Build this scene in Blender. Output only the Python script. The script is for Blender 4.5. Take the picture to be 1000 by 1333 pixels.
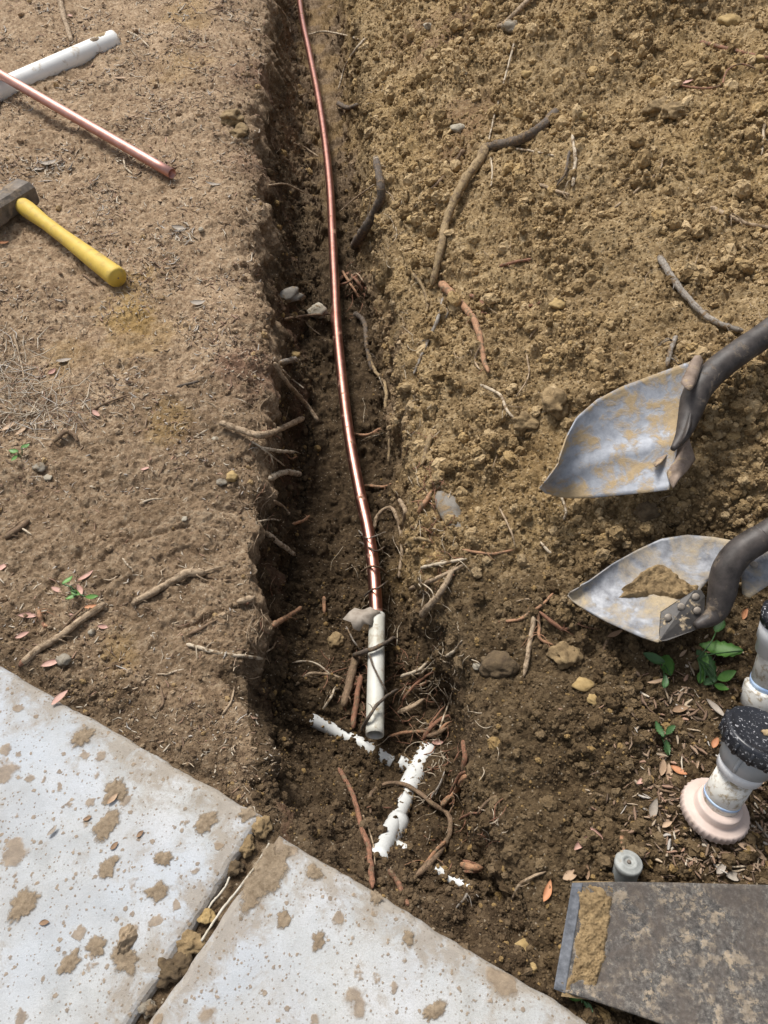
import bpy, bmesh, math, random
import numpy as np
from mathutils import Vector, Matrix

random.seed(7); rng = np.random.default_rng(11)
for o in list(bpy.data.objects): bpy.data.objects.remove(o)
SC = bpy.context.scene; COL = SC.collection

# ------------------------------------------------------------------ camera, sky, sun, exposure
CAM_H, PITCH, F = 1.10, math.radians(37.0), 960.0          # metres, radians from straight down, focal length in photo pixels
cam = bpy.data.cameras.new('camera'); camo = bpy.data.objects.new('camera', cam); COL.objects.link(camo)
cam.sensor_fit = 'HORIZONTAL'; cam.sensor_width = 36.0; cam.lens = 36.0 * F / 1000.0
cam.clip_start = 0.02; cam.clip_end = 500.0
camo.location = (0, 0, CAM_H); camo.rotation_euler = (PITCH, 0, 0)
SC.camera = camo

SUN_EL, SUN_AZ = math.radians(56), math.radians(-32)       # azimuth from +Y towards +X
w = bpy.data.worlds.new('World'); SC.world = w; w.use_nodes = True
nt = w.node_tree; nt.nodes.clear()
sky = nt.nodes.new('ShaderNodeTexSky'); sky.sky_type = 'NISHITA'; sky.sun_disc = False
sky.sun_elevation = SUN_EL; sky.sun_rotation = SUN_AZ; sky.air_density = 1.0; sky.dust_density = 4.0; sky.ozone_density = 1.0
hs = nt.nodes.new('ShaderNodeHueSaturation'); hs.inputs['Saturation'].default_value = 0.4
bg = nt.nodes.new('ShaderNodeBackground'); bg.inputs['Strength'].default_value = 0.06
wo = nt.nodes.new('ShaderNodeOutputWorld')
nt.links.new(sky.outputs[0], hs.inputs['Color']); nt.links.new(hs.outputs[0], bg.inputs['Color']); nt.links.new(bg.outputs[0], wo.inputs['Surface'])
sl = bpy.data.lights.new('sun', 'SUN'); sl.energy = 1.5; sl.angle = math.radians(18); sl.color = (1.0, 0.96, 0.9)
so = bpy.data.objects.new('sun', sl); COL.objects.link(so)
sd = Vector((math.cos(SUN_EL) * math.sin(SUN_AZ), math.cos(SUN_EL) * math.cos(SUN_AZ), math.sin(SUN_EL)))
so.rotation_euler = sd.to_track_quat('Z', 'Y').to_euler(); so.location = sd * 20
vs = SC.view_settings; vs.view_transform = 'Standard'; vs.look = 'None'; vs.gamma = 1.0; vs.use_curve_mapping = False
vs.exposure = 1.28

# ------------------------------------------------------------------ pixel <-> world
CT, ST = math.cos(PITCH), math.sin(PITCH)
CAMP = Vector((0, 0, CAM_H))
def ray(px, py):
    a = (px - 500.0) / F; b = -(py - 666.5) / F
    return Vector((a, b * CT + ST, b * ST - CT))            # optical depth 1
def P(px, py, z):
    d = ray(px, py); t = (z - CAM_H) / d.z
    return CAMP + d * t
def mpp(p):                                                  # metres per photo pixel at a point
    v = p - CAMP
    return (v.y * ST - v.z * CT) / F

# ------------------------------------------------------------------ noise (numpy)
_perm = rng.permutation(256).astype(np.int32); _perm = np.concatenate([_perm, _perm, _perm])
_g = rng.normal(size=(256, 3)).astype(np.float32); _g /= np.linalg.norm(_g, axis=1)[:, None]
def perlin(p, scale, seed=0):
    q = np.asarray(p, np.float32) * np.float32(scale) + np.float32(seed * 17.31)
    i = np.floor(q).astype(np.int32); f = q - i; i &= 255
    u = f * f * f * (f * (f * 6 - 15) + 10)
    r = np.zeros(len(q), np.float32)
    for dx in (0, 1):
        hx = _perm[(i[:, 0] + dx) & 255]
        wx = u[:, 0] if dx else 1 - u[:, 0]
        for dy in (0, 1):
            hy = _perm[hx + ((i[:, 1] + dy) & 255)]
            wy = u[:, 1] if dy else 1 - u[:, 1]
            for dz in (0, 1):
                h = _perm[hy + ((i[:, 2] + dz) & 255)]
                wz = u[:, 2] if dz else 1 - u[:, 2]
                g = _g[h]
                r += wx * wy * wz * (g[:, 0] * (f[:, 0] - dx) + g[:, 1] * (f[:, 1] - dy) + g[:, 2] * (f[:, 2] - dz))
    return r * 1.5
_fp = rng.random((256, 3)).astype(np.float32)
def worley(p, scale, seed=0):
    """distance to the nearest feature point (0..~1) and a random value of that cell"""
    q = np.asarray(p, np.float32) * np.float32(scale) + np.float32(seed * 9.7)
    i = np.floor(q).astype(np.int32); f = q - i
    best = np.full(len(q), 9.0, np.float32); cid = np.zeros(len(q), np.float32)
    for dx in (-1, 0, 1):
        hx = _perm[(i[:, 0] + dx) & 255]
        for dy in (-1, 0, 1):
            hy = _perm[hx + ((i[:, 1] + dy) & 255)]
            for dz in (-1, 0, 1):
                h = _perm[hy + ((i[:, 2] + dz) & 255)]
                o = _fp[h]
                d = (o[:, 0] + dx - f[:, 0]) ** 2 + (o[:, 1] + dy - f[:, 1]) ** 2 + (o[:, 2] + dz - f[:, 2]) ** 2
                m = d < best
                best[m] = d[m]; cid[m] = h[m] / 255.0
    return np.sqrt(best), cid
def sstep(a, b, x):
    t = np.clip((x - a) / (b - a), 0, 1); return t * t * (3 - 2 * t)

# ------------------------------------------------------------------ materials
def nmat(name):
    m = bpy.data.materials.new(name); m.use_nodes = True
    t = m.node_tree; t.nodes.clear()
    out = t.nodes.new('ShaderNodeOutputMaterial'); b = t.nodes.new('ShaderNodeBsdfPrincipled')
    t.links.new(b.outputs[0], out.inputs['Surface'])
    return m, t, b
def N(t, kind, **kw):
    n = t.nodes.new(kind)
    for k, v in kw.items():
        if k in n.inputs: n.inputs[k].default_value = v
        else: setattr(n, k, v)
    return n
def noise(t, co, scale, detail=4, rough=0.6, dist=0.0):
    n = N(t, 'ShaderNodeTexNoise', Scale=scale, Detail=detail, Roughness=rough, Distortion=dist)
    t.links.new(co, n.inputs['Vector']); return n.outputs['Fac']
def ramp(t, fac, stops):
    r = t.nodes.new('ShaderNodeValToRGB'); e = r.color_ramp.elements
    while len(e) < len(stops): e.new(0.5)
    for k, (pos, c) in enumerate(stops):
        e[k].position = pos; e[k].color = (*c, 1) if not isinstance(c, (int, float)) else (c, c, c, 1)
    t.links.new(fac, r.inputs['Fac']); return r.outputs['Color']
def mix(t, fac, a, b, blend='MIX'):
    m = N(t, 'ShaderNodeMix', data_type='RGBA', blend_type=blend)
    for sock, v in ((m.inputs[0], fac), (m.inputs[6], a), (m.inputs[7], b)):
        if isinstance(v, (int, float)): sock.default_value = v
        elif isinstance(v, tuple): sock.default_value = (*v, 1)
        else: t.links.new(v, sock)
    return m.outputs[2]
def math_(t, op, a, b=None):
    m = N(t, 'ShaderNodeMath', operation=op)
    for k, v in enumerate((a, b)):
        if v is None: continue
        if isinstance(v, (int, float)): m.inputs[k].default_value = v
        else: t.links.new(v, m.inputs[k])
    return m.outputs[0]
def bump(t, b, h, strength=0.5, dist=0.002):
    n = N(t, 'ShaderNodeBump', Strength=strength, Distance=dist)
    t.links.new(h, n.inputs['Height']); t.links.new(n.outputs[0], b.inputs['Normal'])
def coords(t, which='Object'):
    return t.nodes.new('ShaderNodeTexCoord').outputs[which]

DRY = ((0.19, 0.124, 0.075), (0.425, 0.302, 0.190), (0.61, 0.48, 0.335))
DUG = ((0.145, 0.093, 0.042), (0.385, 0.272, 0.138), (0.62, 0.475, 0.285))
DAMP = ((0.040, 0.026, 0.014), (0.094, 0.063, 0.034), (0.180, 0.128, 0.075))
OCHRE = (0.50, 0.325, 0.110)
RED = (0.20, 0.105, 0.070)
def soil_mat():
    m, t, b = nmat('soil')
    g = N(t, 'ShaderNodeNewGeometry').outputs['Position']
    at = N(t, 'ShaderNodeAttribute', attribute_name='zone')
    sx = N(t, 'ShaderNodeSeparateColor'); t.links.new(at.outputs['Color'], sx.inputs[0])
    at2 = N(t, 'ShaderNodeAttribute', attribute_name='zone2')
    s2 = N(t, 'ShaderNodeSeparateColor'); t.links.new(at2.outputs['Color'], s2.inputs[0])
    n1 = noise(t, g, 55, 6, 0.75)
    n2 = noise(t, g, 9, 4, 0.6)
    v = N(t, 'ShaderNodeTexVoronoi', Scale=150.0); t.links.new(g, v.inputs['Vector'])
    vs_ = N(t, 'ShaderNodeSeparateColor'); t.links.new(v.outputs['Color'], vs_.inputs[0])
    f = math_(t, 'ADD', math_(t, 'MULTIPLY', n1, 0.8), math_(t, 'MULTIPLY', vs_.outputs[0], 0.22))
    dry = ramp(t, f, [(0.30, DRY[0]), (0.52, DRY[1]), (0.74, DRY[2])])
    dug = ramp(t, f, [(0.30, DUG[0]), (0.52, DUG[1]), (0.74, DUG[2])])
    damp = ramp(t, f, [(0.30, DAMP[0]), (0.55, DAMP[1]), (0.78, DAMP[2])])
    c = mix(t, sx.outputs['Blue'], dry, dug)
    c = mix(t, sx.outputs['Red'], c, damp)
    och = mix(t, n1, tuple(x * 0.6 for x in OCHRE), OCHRE)
    c = mix(t, sx.outputs['Green'], c, och)
    red = mix(t, n1, tuple(x * 0.6 for x in RED), tuple(x * 1.3 for x in RED))
    c = mix(t, s2.outputs['Red'], c, red)
    c = mix(t, ramp(t, n2, [(0.32, 0.62), (0.62, 0.0)]), c, (0.55, 0.5, 0.45), 'MULTIPLY')
    # scattered pale grit and dark organic specks
    v2 = N(t, 'ShaderNodeTexVoronoi', Scale=310.0); t.links.new(g, v2.inputs['Vector'])
    v2c = N(t, 'ShaderNodeSeparateColor'); t.links.new(v2.outputs['Color'], v2c.inputs[0])
    grit = math_(t, 'MULTIPLY', math_(t, 'GREATER_THAN', v2c.outputs[1], 0.965), math_(t, 'LESS_THAN', v2.outputs['Distance'], 0.45))
    c = mix(t, math_(t, 'MULTIPLY', grit, 0.6), c, (0.50, 0.42, 0.31))
    dark = math_(t, 'MULTIPLY', math_(t, 'GREATER_THAN', v2c.outputs[2], 0.95), math_(t, 'LESS_THAN', v2.outputs['Distance'], 0.4))
    c = mix(t, math_(t, 'MULTIPLY', dark, 0.7), c, (0.05, 0.032, 0.02))
    t.links.new(c, b.inputs['Base Color'])
    b.inputs['Roughness'].default_value = 0.93; b.inputs['Specular IOR Level'].default_value = 0.2
    h = noise(t, g, 190, 4, 0.75)
    bump(t, b, h, 1.0, 0.007)
    return m
def crumb_mat():
    m, t, b = nmat('soil_crumb')
    at = N(t, 'ShaderNodeAttribute', attribute_name='zone', attribute_type='INSTANCER')
    sx = N(t, 'ShaderNodeSeparateColor'); t.links.new(at.outputs['Color'], sx.inputs[0])
    r = N(t, 'ShaderNodeObjectInfo').outputs['Random']
    g = N(t, 'ShaderNodeNewGeometry').outputs['Position']
    n = noise(t, g, 160, 4, 0.65)
    f = math_(t, 'ADD', math_(t, 'MULTIPLY', n, 0.55), math_(t, 'MULTIPLY', r, 0.42))
    dry = ramp(t, f, [(0.25, DRY[0]), (0.5, DRY[1]), (0.78, DRY[2])])
    dug = ramp(t, f, [(0.25, DUG[0]), (0.5, DUG[1]), (0.78, DUG[2])])
    damp = ramp(t, f, [(0.25, DAMP[0]), (0.5, DAMP[1]), (0.85, DAMP[2])])
    c = mix(t, sx.outputs['Blue'], dry, dug); c = mix(t, sx.outputs['Red'], c, damp)
    c = mix(t, math_(t, 'MULTIPLY', math_(t, 'GREATER_THAN', r, 0.93), 0.6), c, (0.36, 0.235, 0.09))
    t.links.new(c, b.inputs['Base Color']); b.inputs['Roughness'].default_value = 0.95; b.inputs['Specular IOR Level'].default_value = 0.15
    bump(t, b, noise(t, g, 420, 4, 0.7), 0.8, 0.003)
    return m
def simple(name, lo, hi, scale=40, rough=0.8, bumps=0.4, bdist=0.002, metallic=0.0, dirt=None, dirt_lo=0.55, dirt_hi=0.65, dirt_scale=12, stretch=None, detail=6, bark=False):
    """two-tone noise material with optional dirt patches of a shape of their own"""
    m, t, b = nmat(name)
    co = N(t, 'ShaderNodeNewGeometry').outputs['Position']
    if bark:
        bk = N(t, 'ShaderNodeAttribute', attribute_name='bark').outputs['Vector']
        n = math_(t, 'ADD', math_(t, 'MULTIPLY', noise(t, bk, 520, 5, 0.75), 0.62), math_(t, 'MULTIPLY', noise(t, co, scale * 2, 5, 0.75), 0.40))
    else: n = noise(t, co, scale, detail, 0.65)
    c = ramp(t, n, [(0.41, lo), (0.61, hi)] if bark else [(0.3, lo), (0.7, hi)])
    b.inputs['Metallic'].default_value = metallic
    rgh = rough
    if dirt is not None:
        dn = noise(t, co, dirt_scale, 9, 0.68, 0.3)
        k = ramp(t, dn, [(dirt_lo, 0.0), (dirt_hi, 1.0)])
        fine = noise(t, co, 130, 5, 0.7)
        dc = mix(t, fine, tuple(x * 0.6 for x in dirt), tuple(min(1, x * 1.3) for x in dirt))
        c = mix(t, k, c, dc)
        r_ = mix(t, k, (rough,) * 3, (0.95,) * 3); t.links.new(r_, b.inputs['Roughness'])
        if metallic: t.links.new(mix(t, k, (metallic,) * 3, (0.0,) * 3), b.inputs['Metallic'])
        h = math_(t, 'ADD', math_(t, 'MULTIPLY', n, bumps), math_(t, 'MULTIPLY', math_(t, 'MULTIPLY', k, fine), 1.2))
        bump(t, b, h, 0.7, bdist)
    else:
        b.inputs['Roughness'].default_value = rgh
        if bumps: bump(t, b, n, bumps, bdist)
    t.links.new(c, b.inputs['Base Color'])
    return m
def concrete_mat():
    m, t, b = nmat('concrete')
    co = N(t, 'ShaderNodeNewGeometry').outputs['Position']
    n = noise(t, co, 14, 8, 0.65); fine = noise(t, co, 420, 5, 0.8); mid = noise(t, co, 75, 5, 0.65)
    c = ramp(t, n, [(0.30, (0.33, 0.33, 0.315)), (0.48, (0.455, 0.46, 0.45)), (0.68, (0.53, 0.535, 0.54))])
    c = mix(t, ramp(t, fine, [(0.36, 0.45), (0.50, 0.0)]), c, (0.27, 0.24, 0.20))
    # thin film of dried mud
    film = noise(t, co, 7.5, 9, 0.72, 0.8)
    c = mix(t, ramp(t, film, [(0.50, 0.0), (0.70, 0.65)]), c, (0.33, 0.30, 0.26))
    blu = noise(t, co, 4.0, 3, 0.5)
    c = mix(t, ramp(t, blu, [(0.42, 0.0), (0.62, 0.55)]), c, (0.43, 0.475, 0.535))
    ed = N(t, 'ShaderNodeAttribute', attribute_name='edge').outputs['Fac']
    gr = noise(t, co, 26, 9, 0.75, 0.4)
    c = mix(t, math_(t, 'MULTIPLY', ramp(t, math_(t, 'ADD', gr, math_(t, 'MULTIPLY', ed, 0.22)), [(0.56, 0.0), (0.72, 1.0)]), 0.75), c, mix(t, mid, (0.20, 0.16, 0.115), (0.36, 0.305, 0.235)))
    sm = noise(t, co, 3.2, 6, 0.7, 1.2)
    c = mix(t, ramp(t, sm, [(0.52, 0.0), (0.70, 0.4)]), c, (0.36, 0.34, 0.30))
    pits = N(t, 'ShaderNodeTexVoronoi', Scale=230.0); t.links.new(co, pits.inputs['Vector'])
    pc_ = N(t, 'ShaderNodeSeparateColor'); t.links.new(pits.outputs['Color'], pc_.inputs[0])
    pm = math_(t, 'MULTIPLY', math_(t, 'GREATER_THAN', pc_.outputs[0], 0.80), math_(t, 'LESS_THAN', pits.outputs['Distance'], 0.30))
    c = mix(t, math_(t, 'MULTIPLY', pm, 0.55), c, (0.20, 0.165, 0.125))
    # mud splashes: drops of many sizes
    k = None
    for sc, thr, rad, wob in ((17, 0.66, 0.42, 0.26), (42, 0.55, 0.36, 0.24), (105, 0.52, 0.34, 0.2), (210, 0.6, 0.34, 0.2)):
        wn = N(t, 'ShaderNodeTexNoise', Scale=sc * 2.2, Detail=4.0); t.links.new(co, wn.inputs['Vector'])
        vm = N(t, 'ShaderNodeVectorMath', operation='SCALE'); t.links.new(wn.outputs['Color'], vm.inputs[0]); vm.inputs['Scale'].default_value = wob * 3.0 / sc
        va = N(t, 'ShaderNodeVectorMath', operation='ADD'); t.links.new(co, va.inputs[0]); t.links.new(vm.outputs[0], va.inputs[1])
        v = N(t, 'ShaderNodeTexVoronoi', Scale=float(sc)); t.links.new(va.outputs[0], v.inputs['Vector'])
        vc = N(t, 'ShaderNodeSeparateColor'); t.links.new(v.outputs['Color'], vc.inputs[0])
        size = math_(t, 'MULTIPLY', math_(t, 'SUBTRACT', vc.outputs[0], thr), rad / (1 - thr) * 1.2)
        mk = ramp(t, math_(t, 'SUBTRACT', size, v.outputs['Distance']), [(0.0, 0.0), (0.10, 0.82)])
        k = mk if k is None else math_(t, 'MAXIMUM', k, mk)
    mud = ramp(t, mid, [(0.3, (0.17, 0.12, 0.075)), (0.7, (0.33, 0.25, 0.165))])
    c = mix(t, k, c, mud)
    t.links.new(c, b.inputs['Base Color']); b.inputs['Roughness'].default_value = 0.86; b.inputs['Specular IOR Level'].default_value = 0.3
    h = math_(t, 'ADD', math_(t, 'ADD', math_(t, 'MULTIPLY', fine, 0.5), math_(t, 'MULTIPLY', n, 0.8)), math_(t, 'MULTIPLY', k, 0.55))
    bump(t, b, h, 0.6, 0.004)
    return m

M = {}
M['soil'] = soil_mat(); M['crumb'] = crumb_mat(); M['concrete'] = concrete_mat()
M['clod'] = simple('clod', (0.12, 0.078, 0.036), (0.33, 0.235, 0.12), 70, 0.95, 0.9, 0.004)
M['clod_dark'] = simple('clod_dark', (0.055, 0.036, 0.019), (0.15, 0.104, 0.055), 70, 0.95, 0.9, 0.004)
M['mud'] = simple('mud', (0.17, 0.12, 0.075), (0.36, 0.275, 0.18), 130, 0.93, 0.9, 0.004)
def thin_mud():
    m, t, b = nmat('mud_thin')
    co = N(t, 'ShaderNodeNewGeometry').outputs['Position']
    n = noise(t, co, 130, 6, 0.75); big = noise(t, co, 45, 6, 0.7)
    t.links.new(ramp(t, n, [(0.32, (0.16, 0.115, 0.07)), (0.68, (0.34, 0.265, 0.18))]), b.inputs['Base Color']); b.inputs['Roughness'].default_value = 0.95
    fd = N(t, 'ShaderNodeAttribute', attribute_name='fade').outputs['Fac']
    al = math_(t, 'ADD', math_(t, 'MULTIPLY', fd, 0.75), math_(t, 'ADD', math_(t, 'MULTIPLY', n, 0.55), math_(t, 'MULTIPLY', big, 0.6)))
    t.links.new(ramp(t, al, [(0.66, 0.0), (0.84, 0.92)]), b.inputs['Alpha'])
    bump(t, b, n, 0.8, 0.003)
    return m
M['mud_thin'] = thin_mud()
M['mud_pale'] = simple('mud_pale', (0.25, 0.17, 0.085), (0.46, 0.345, 0.20), 120, 0.95, 0.9, 0.004)
M['stone'] = simple('stone', (0.17, 0.145, 0.11), (0.32, 0.285, 0.225), 60, 0.9, 0.6, dirt=(0.17, 0.12, 0.07), dirt_lo=0.52, dirt_hi=0.62, dirt_scale=45)
M['stone_pale'] = simple('stone_pale', (0.27, 0.235, 0.175), (0.44, 0.395, 0.31), 60, 0.9, 0.5, dirt=(0.20, 0.14, 0.08), dirt_lo=0.54, dirt_hi=0.62, dirt_scale=60)
M['stone_ochre'] = simple('stone_ochre', (0.24, 0.16, 0.06), (0.44, 0.315, 0.145), 60, 0.92, 0.7)
M['tan'] = simple('bark_tan', (0.22, 0.15, 0.09), (0.47, 0.36, 0.24), 90, 0.85, 0.8, 0.003, bark=True, dirt=(0.21, 0.145, 0.085), dirt_lo=0.52, dirt_hi=0.58, dirt_scale=75)
M['pale'] = simple('bark_pale', (0.36, 0.29, 0.20), (0.58, 0.49, 0.37), 120, 0.85, 0.6, 0.002, bark=True, dirt=(0.21, 0.145, 0.085), dirt_lo=0.52, dirt_hi=0.58, dirt_scale=75)
M['grey'] = simple('bark_grey', (0.13, 0.11, 0.09), (0.36, 0.32, 0.27), 80, 0.85, 0.8, 0.003, bark=True, dirt=(0.21, 0.145, 0.085), dirt_lo=0.52, dirt_hi=0.58, dirt_scale=75)
M['dark'] = simple('bark_dark', (0.045, 0.034, 0.026), (0.16, 0.125, 0.095), 90, 0.85, 0.8, 0.003, bark=True, dirt=(0.21, 0.145, 0.085), dirt_lo=0.52, dirt_hi=0.58, dirt_scale=75)
M['red'] = simple('bark_red', (0.13, 0.055, 0.03), (0.34, 0.17, 0.10), 110, 0.85, 0.8, 0.003, bark=True, dirt=(0.21, 0.145, 0.085), dirt_lo=0.52, dirt_hi=0.58, dirt_scale=75)
M['orange'] = simple('wood_orange', (0.22, 0.105, 0.055), (0.45, 0.255, 0.14), 130, 0.8, 0.6, 0.002, bark=True, dirt=(0.21, 0.145, 0.085), dirt_lo=0.52, dirt_hi=0.58, dirt_scale=75)
M['brown'] = simple('bark_brown', (0.10, 0.062, 0.036), (0.27, 0.18, 0.11), 90, 0.88, 0.8, 0.003, bark=True, dirt=(0.21, 0.145, 0.085), dirt_lo=0.52, dirt_hi=0.58, dirt_scale=75)
M['soilroot'] = simple('bark_soiled', (0.20, 0.135, 0.065), (0.40, 0.295, 0.165), 60, 0.92, 0.9, 0.004, bark=True, dirt=(0.21, 0.145, 0.085), dirt_lo=0.52, dirt_hi=0.58, dirt_scale=75)
M['copper'] = simple('copper', (0.40, 0.18, 0.135), (0.56, 0.29, 0.235), 45, 0.36, 0.05, 0.0005, 1.0, (0.20, 0.13, 0.07), 0.60, 0.68, 30)
M['copper_dull'] = simple('copper_dull', (0.46, 0.235, 0.19), (0.58, 0.34, 0.29), 30, 0.5, 0.06, 0.0006, 0.92, (0.34, 0.22, 0.15), 0.68, 0.76, 20)
M['copper_in'] = simple('copper_inside', (0.10, 0.05, 0.03), (0.16, 0.08, 0.05), 30, 0.6, 0.0)
M['pvc'] = simple('pvc', (0.76, 0.765, 0.74), (0.84, 0.845, 0.83), 10, 0.42, 0.02, 0.0006, 0, (0.45, 0.34, 0.21), 0.57, 0.70, 16)
M['pvc_yellow'] = simple('pvc_yellowed', (0.44, 0.425, 0.34), (0.60, 0.60, 0.565), 14, 0.5, 0.02, 0.0006, 0, (0.30, 0.22, 0.13), 0.56, 0.68, 26)
M['pvc_buried'] = simple('pvc_buried', (0.56, 0.57, 0.55), (0.66, 0.67, 0.65), 60, 0.55, 0.02, 0.0006, 0, (0.12, 0.084, 0.046), 0.61, 0.66, 30)
M['pvc_gritty'] = simple('pvc_gritty', (0.62, 0.60, 0.54), (0.76, 0.75, 0.71), 30, 0.6, 0.05, 0.0008, 0, (0.42, 0.34, 0.23), 0.50, 0.62, 95)
M['primer'] = simple('pipe_primer_blue', (0.28, 0.42, 0.68), (0.55, 0.68, 0.82), 40, 0.4, 0.02)
M['marker'] = simple('marker_line', (0.06, 0.07, 0.13), (0.12, 0.13, 0.22), 40, 0.6, 0.02)
M['pvc_grey'] = simple('pvc_grey', (0.30, 0.32, 0.33), (0.40, 0.42, 0.44), 14, 0.32, 0.02, 0.0006, 0, (0.45, 0.40, 0.33), 0.66, 0.76, 60)
M['pvc_white'] = simple('pvc_white', (0.70, 0.71, 0.72), (0.78, 0.79, 0.80), 14, 0.35, 0.02, 0.0006, 0, (0.50, 0.44, 0.36), 0.66, 0.74, 60)
M['flange'] = simple('flange_pink', (0.50, 0.39, 0.33), (0.62, 0.51, 0.455), 25, 0.62, 0.1, 0.001, 0, (0.36, 0.26, 0.17), 0.60, 0.70, 45)
M['cap'] = simple('cap_black', (0.012, 0.013, 0.017), (0.022, 0.024, 0.030), 50, 0.33, 0.05, 0.0006, 0, (0.42, 0.42, 0.44), 0.585, 0.61, 210)
M['yellow'] = simple('yellow_handle', (0.52, 0.35, 0.05), (0.64, 0.46, 0.08), 24, 0.62, 0.12, 0.001, 0, (0.33, 0.24, 0.12), 0.53, 0.78, 38)
M['iron'] = simple('hammer_iron', (0.075, 0.062, 0.052), (0.22, 0.185, 0.15), 45, 0.75, 0.5, 0.003, 0.2, (0.30, 0.23, 0.16), 0.5, 0.64, 24)
M['steel'] = simple('blade_steel', (0.23, 0.245, 0.275), (0.40, 0.42, 0.46), 70, 0.62, 0.25, 0.0012, 0.3, (0.42, 0.315, 0.185), 0.455, 0.57, 24)
M['steel_worn'] = simple('blade_worn', (0.12, 0.125, 0.14), (0.34, 0.35, 0.37), 60, 0.6, 0.3, 0.0015, 0.45, (0.43, 0.345, 0.225), 0.44, 0.60, 17)
M['steel_old'] = simple('blade_old', (0.045, 0.040, 0.036), (0.25, 0.225, 0.19), 36, 0.8, 0.4, 0.002, 0.15, (0.36, 0.29, 0.20), 0.50, 0.72, 26, detail=10)
def old_blade():
    m, t, b = nmat('blade_old')
    co = N(t, 'ShaderNodeNewGeometry').outputs['Position']
    f1 = noise(t, co, 170, 6, 0.8); f2 = noise(t, co, 22, 8, 0.7, 0.5); f3 = noise(t, co, 60, 8, 0.75)
    c = ramp(t, f1, [(0.36, (0.025, 0.023, 0.022)), (0.52, (0.095, 0.088, 0.08)), (0.66, (0.25, 0.23, 0.20))])
    c = mix(t, ramp(t, f2, [(0.42, 0.0), (0.60, 0.75)]), c, (0.085, 0.068, 0.056))
    c = mix(t, math_(t, 'MULTIPLY', ramp(t, f3, [(0.52, 0.0), (0.57, 1.0)]), ramp(t, f2, [(0.38, 1.0), (0.55, 0.15)])), c, mix(t, f1, (0.20, 0.15, 0.095), (0.46, 0.38, 0.28)))
    t.links.new(c, b.inputs['Base Color']); b.inputs['Roughness'].default_value = 0.82; b.inputs['Metallic'].default_value = 0.1
    bump(t, b, math_(t, 'ADD', f1, f3), 0.5, 0.0015)
    return m
M['steel_old'] = old_blade()
M['steel_edge'] = simple('blade_edge', (0.045, 0.05, 0.06), (0.15, 0.16, 0.18), 120, 0.7, 0.5, 0.002, 0.2, detail=9)
M['shaft'] = simple('shaft_dark', (0.020, 0.016, 0.014), (0.075, 0.062, 0.055), 55, 0.55, 0.35, 0.002, 0.0, (0.28, 0.21, 0.14), 0.56, 0.74, 30)
M['tread'] = simple('tread_rusty', (0.16, 0.115, 0.085), (0.32, 0.25, 0.20), 60, 0.8, 0.4, 0.002, 0.2, (0.45, 0.33, 0.19), 0.5, 0.6, 30)
M['plate'] = simple('plate_black', (0.018, 0.016, 0.016), (0.06, 0.055, 0.05), 50, 0.5, 0.2, 0.001, 0.3, (0.47, 0.37, 0.24), 0.54, 0.62, 45)
M['rivet'] = simple('rivet_steel', (0.20, 0.17, 0.14), (0.40, 0.35, 0.29), 120, 0.85, 0.4, 0.001, 0.1)
M['bolt'] = simple('bolt_galvanised', (0.22, 0.23, 0.22), (0.38, 0.39, 0.37), 70, 0.7, 0.3, 0.001, 0.1, (0.36, 0.28, 0.17), 0.58, 0.68, 40)
M['leaf_tan'] = simple('leaf_tan', (0.30, 0.19, 0.11), (0.50, 0.36, 0.24), 60, 0.75, 0.3)
M['leaf_pink'] = simple('leaf_pink', (0.40, 0.21, 0.16), (0.58, 0.37, 0.30), 50, 0.7, 0.3)
M['leaf_orange'] = simple('leaf_orange', (0.36, 0.14, 0.06), (0.56, 0.27, 0.13), 50, 0.65, 0.3)
M['leaf_grey'] = simple('leaf_grey', (0.24, 0.20, 0.16), (0.42, 0.37, 0.31), 50, 0.8, 0.4)
M['leaf_brown'] = simple('leaf_brown', (0.15, 0.085, 0.045), (0.30, 0.19, 0.11), 50, 0.75, 0.3)
M['stone_grey'] = simple('stone_grey', (0.13, 0.115, 0.095), (0.25, 0.23, 0.20), 45, 0.9, 0.6, dirt=(0.22, 0.155, 0.085), dirt_lo=0.5, dirt_hi=0.6, dirt_scale=30)
M['green'] = simple('leaf_green', (0.06, 0.16, 0.028), (0.12, 0.27, 0.05), 50, 0.5, 0.3)
M['green_dark'] = simple('leaf_green_dark', (0.028, 0.075, 0.022), (0.06, 0.14, 0.04), 50, 0.5, 0.3)
M['fibre'] = simple('joint_fibre', (0.42, 0.37, 0.28), (0.64, 0.60, 0.52), 60, 0.9, 0.4)
def litter_mat():
    m, t, b = nmat('litter')
    at = N(t, 'ShaderNodeAttribute', attribute_name='tint')
    t.links.new(at.outputs['Color'], b.inputs['Base Color']); b.inputs['Roughness'].default_value = 0.85
    return m
M['litter'] = litter_mat()

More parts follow.
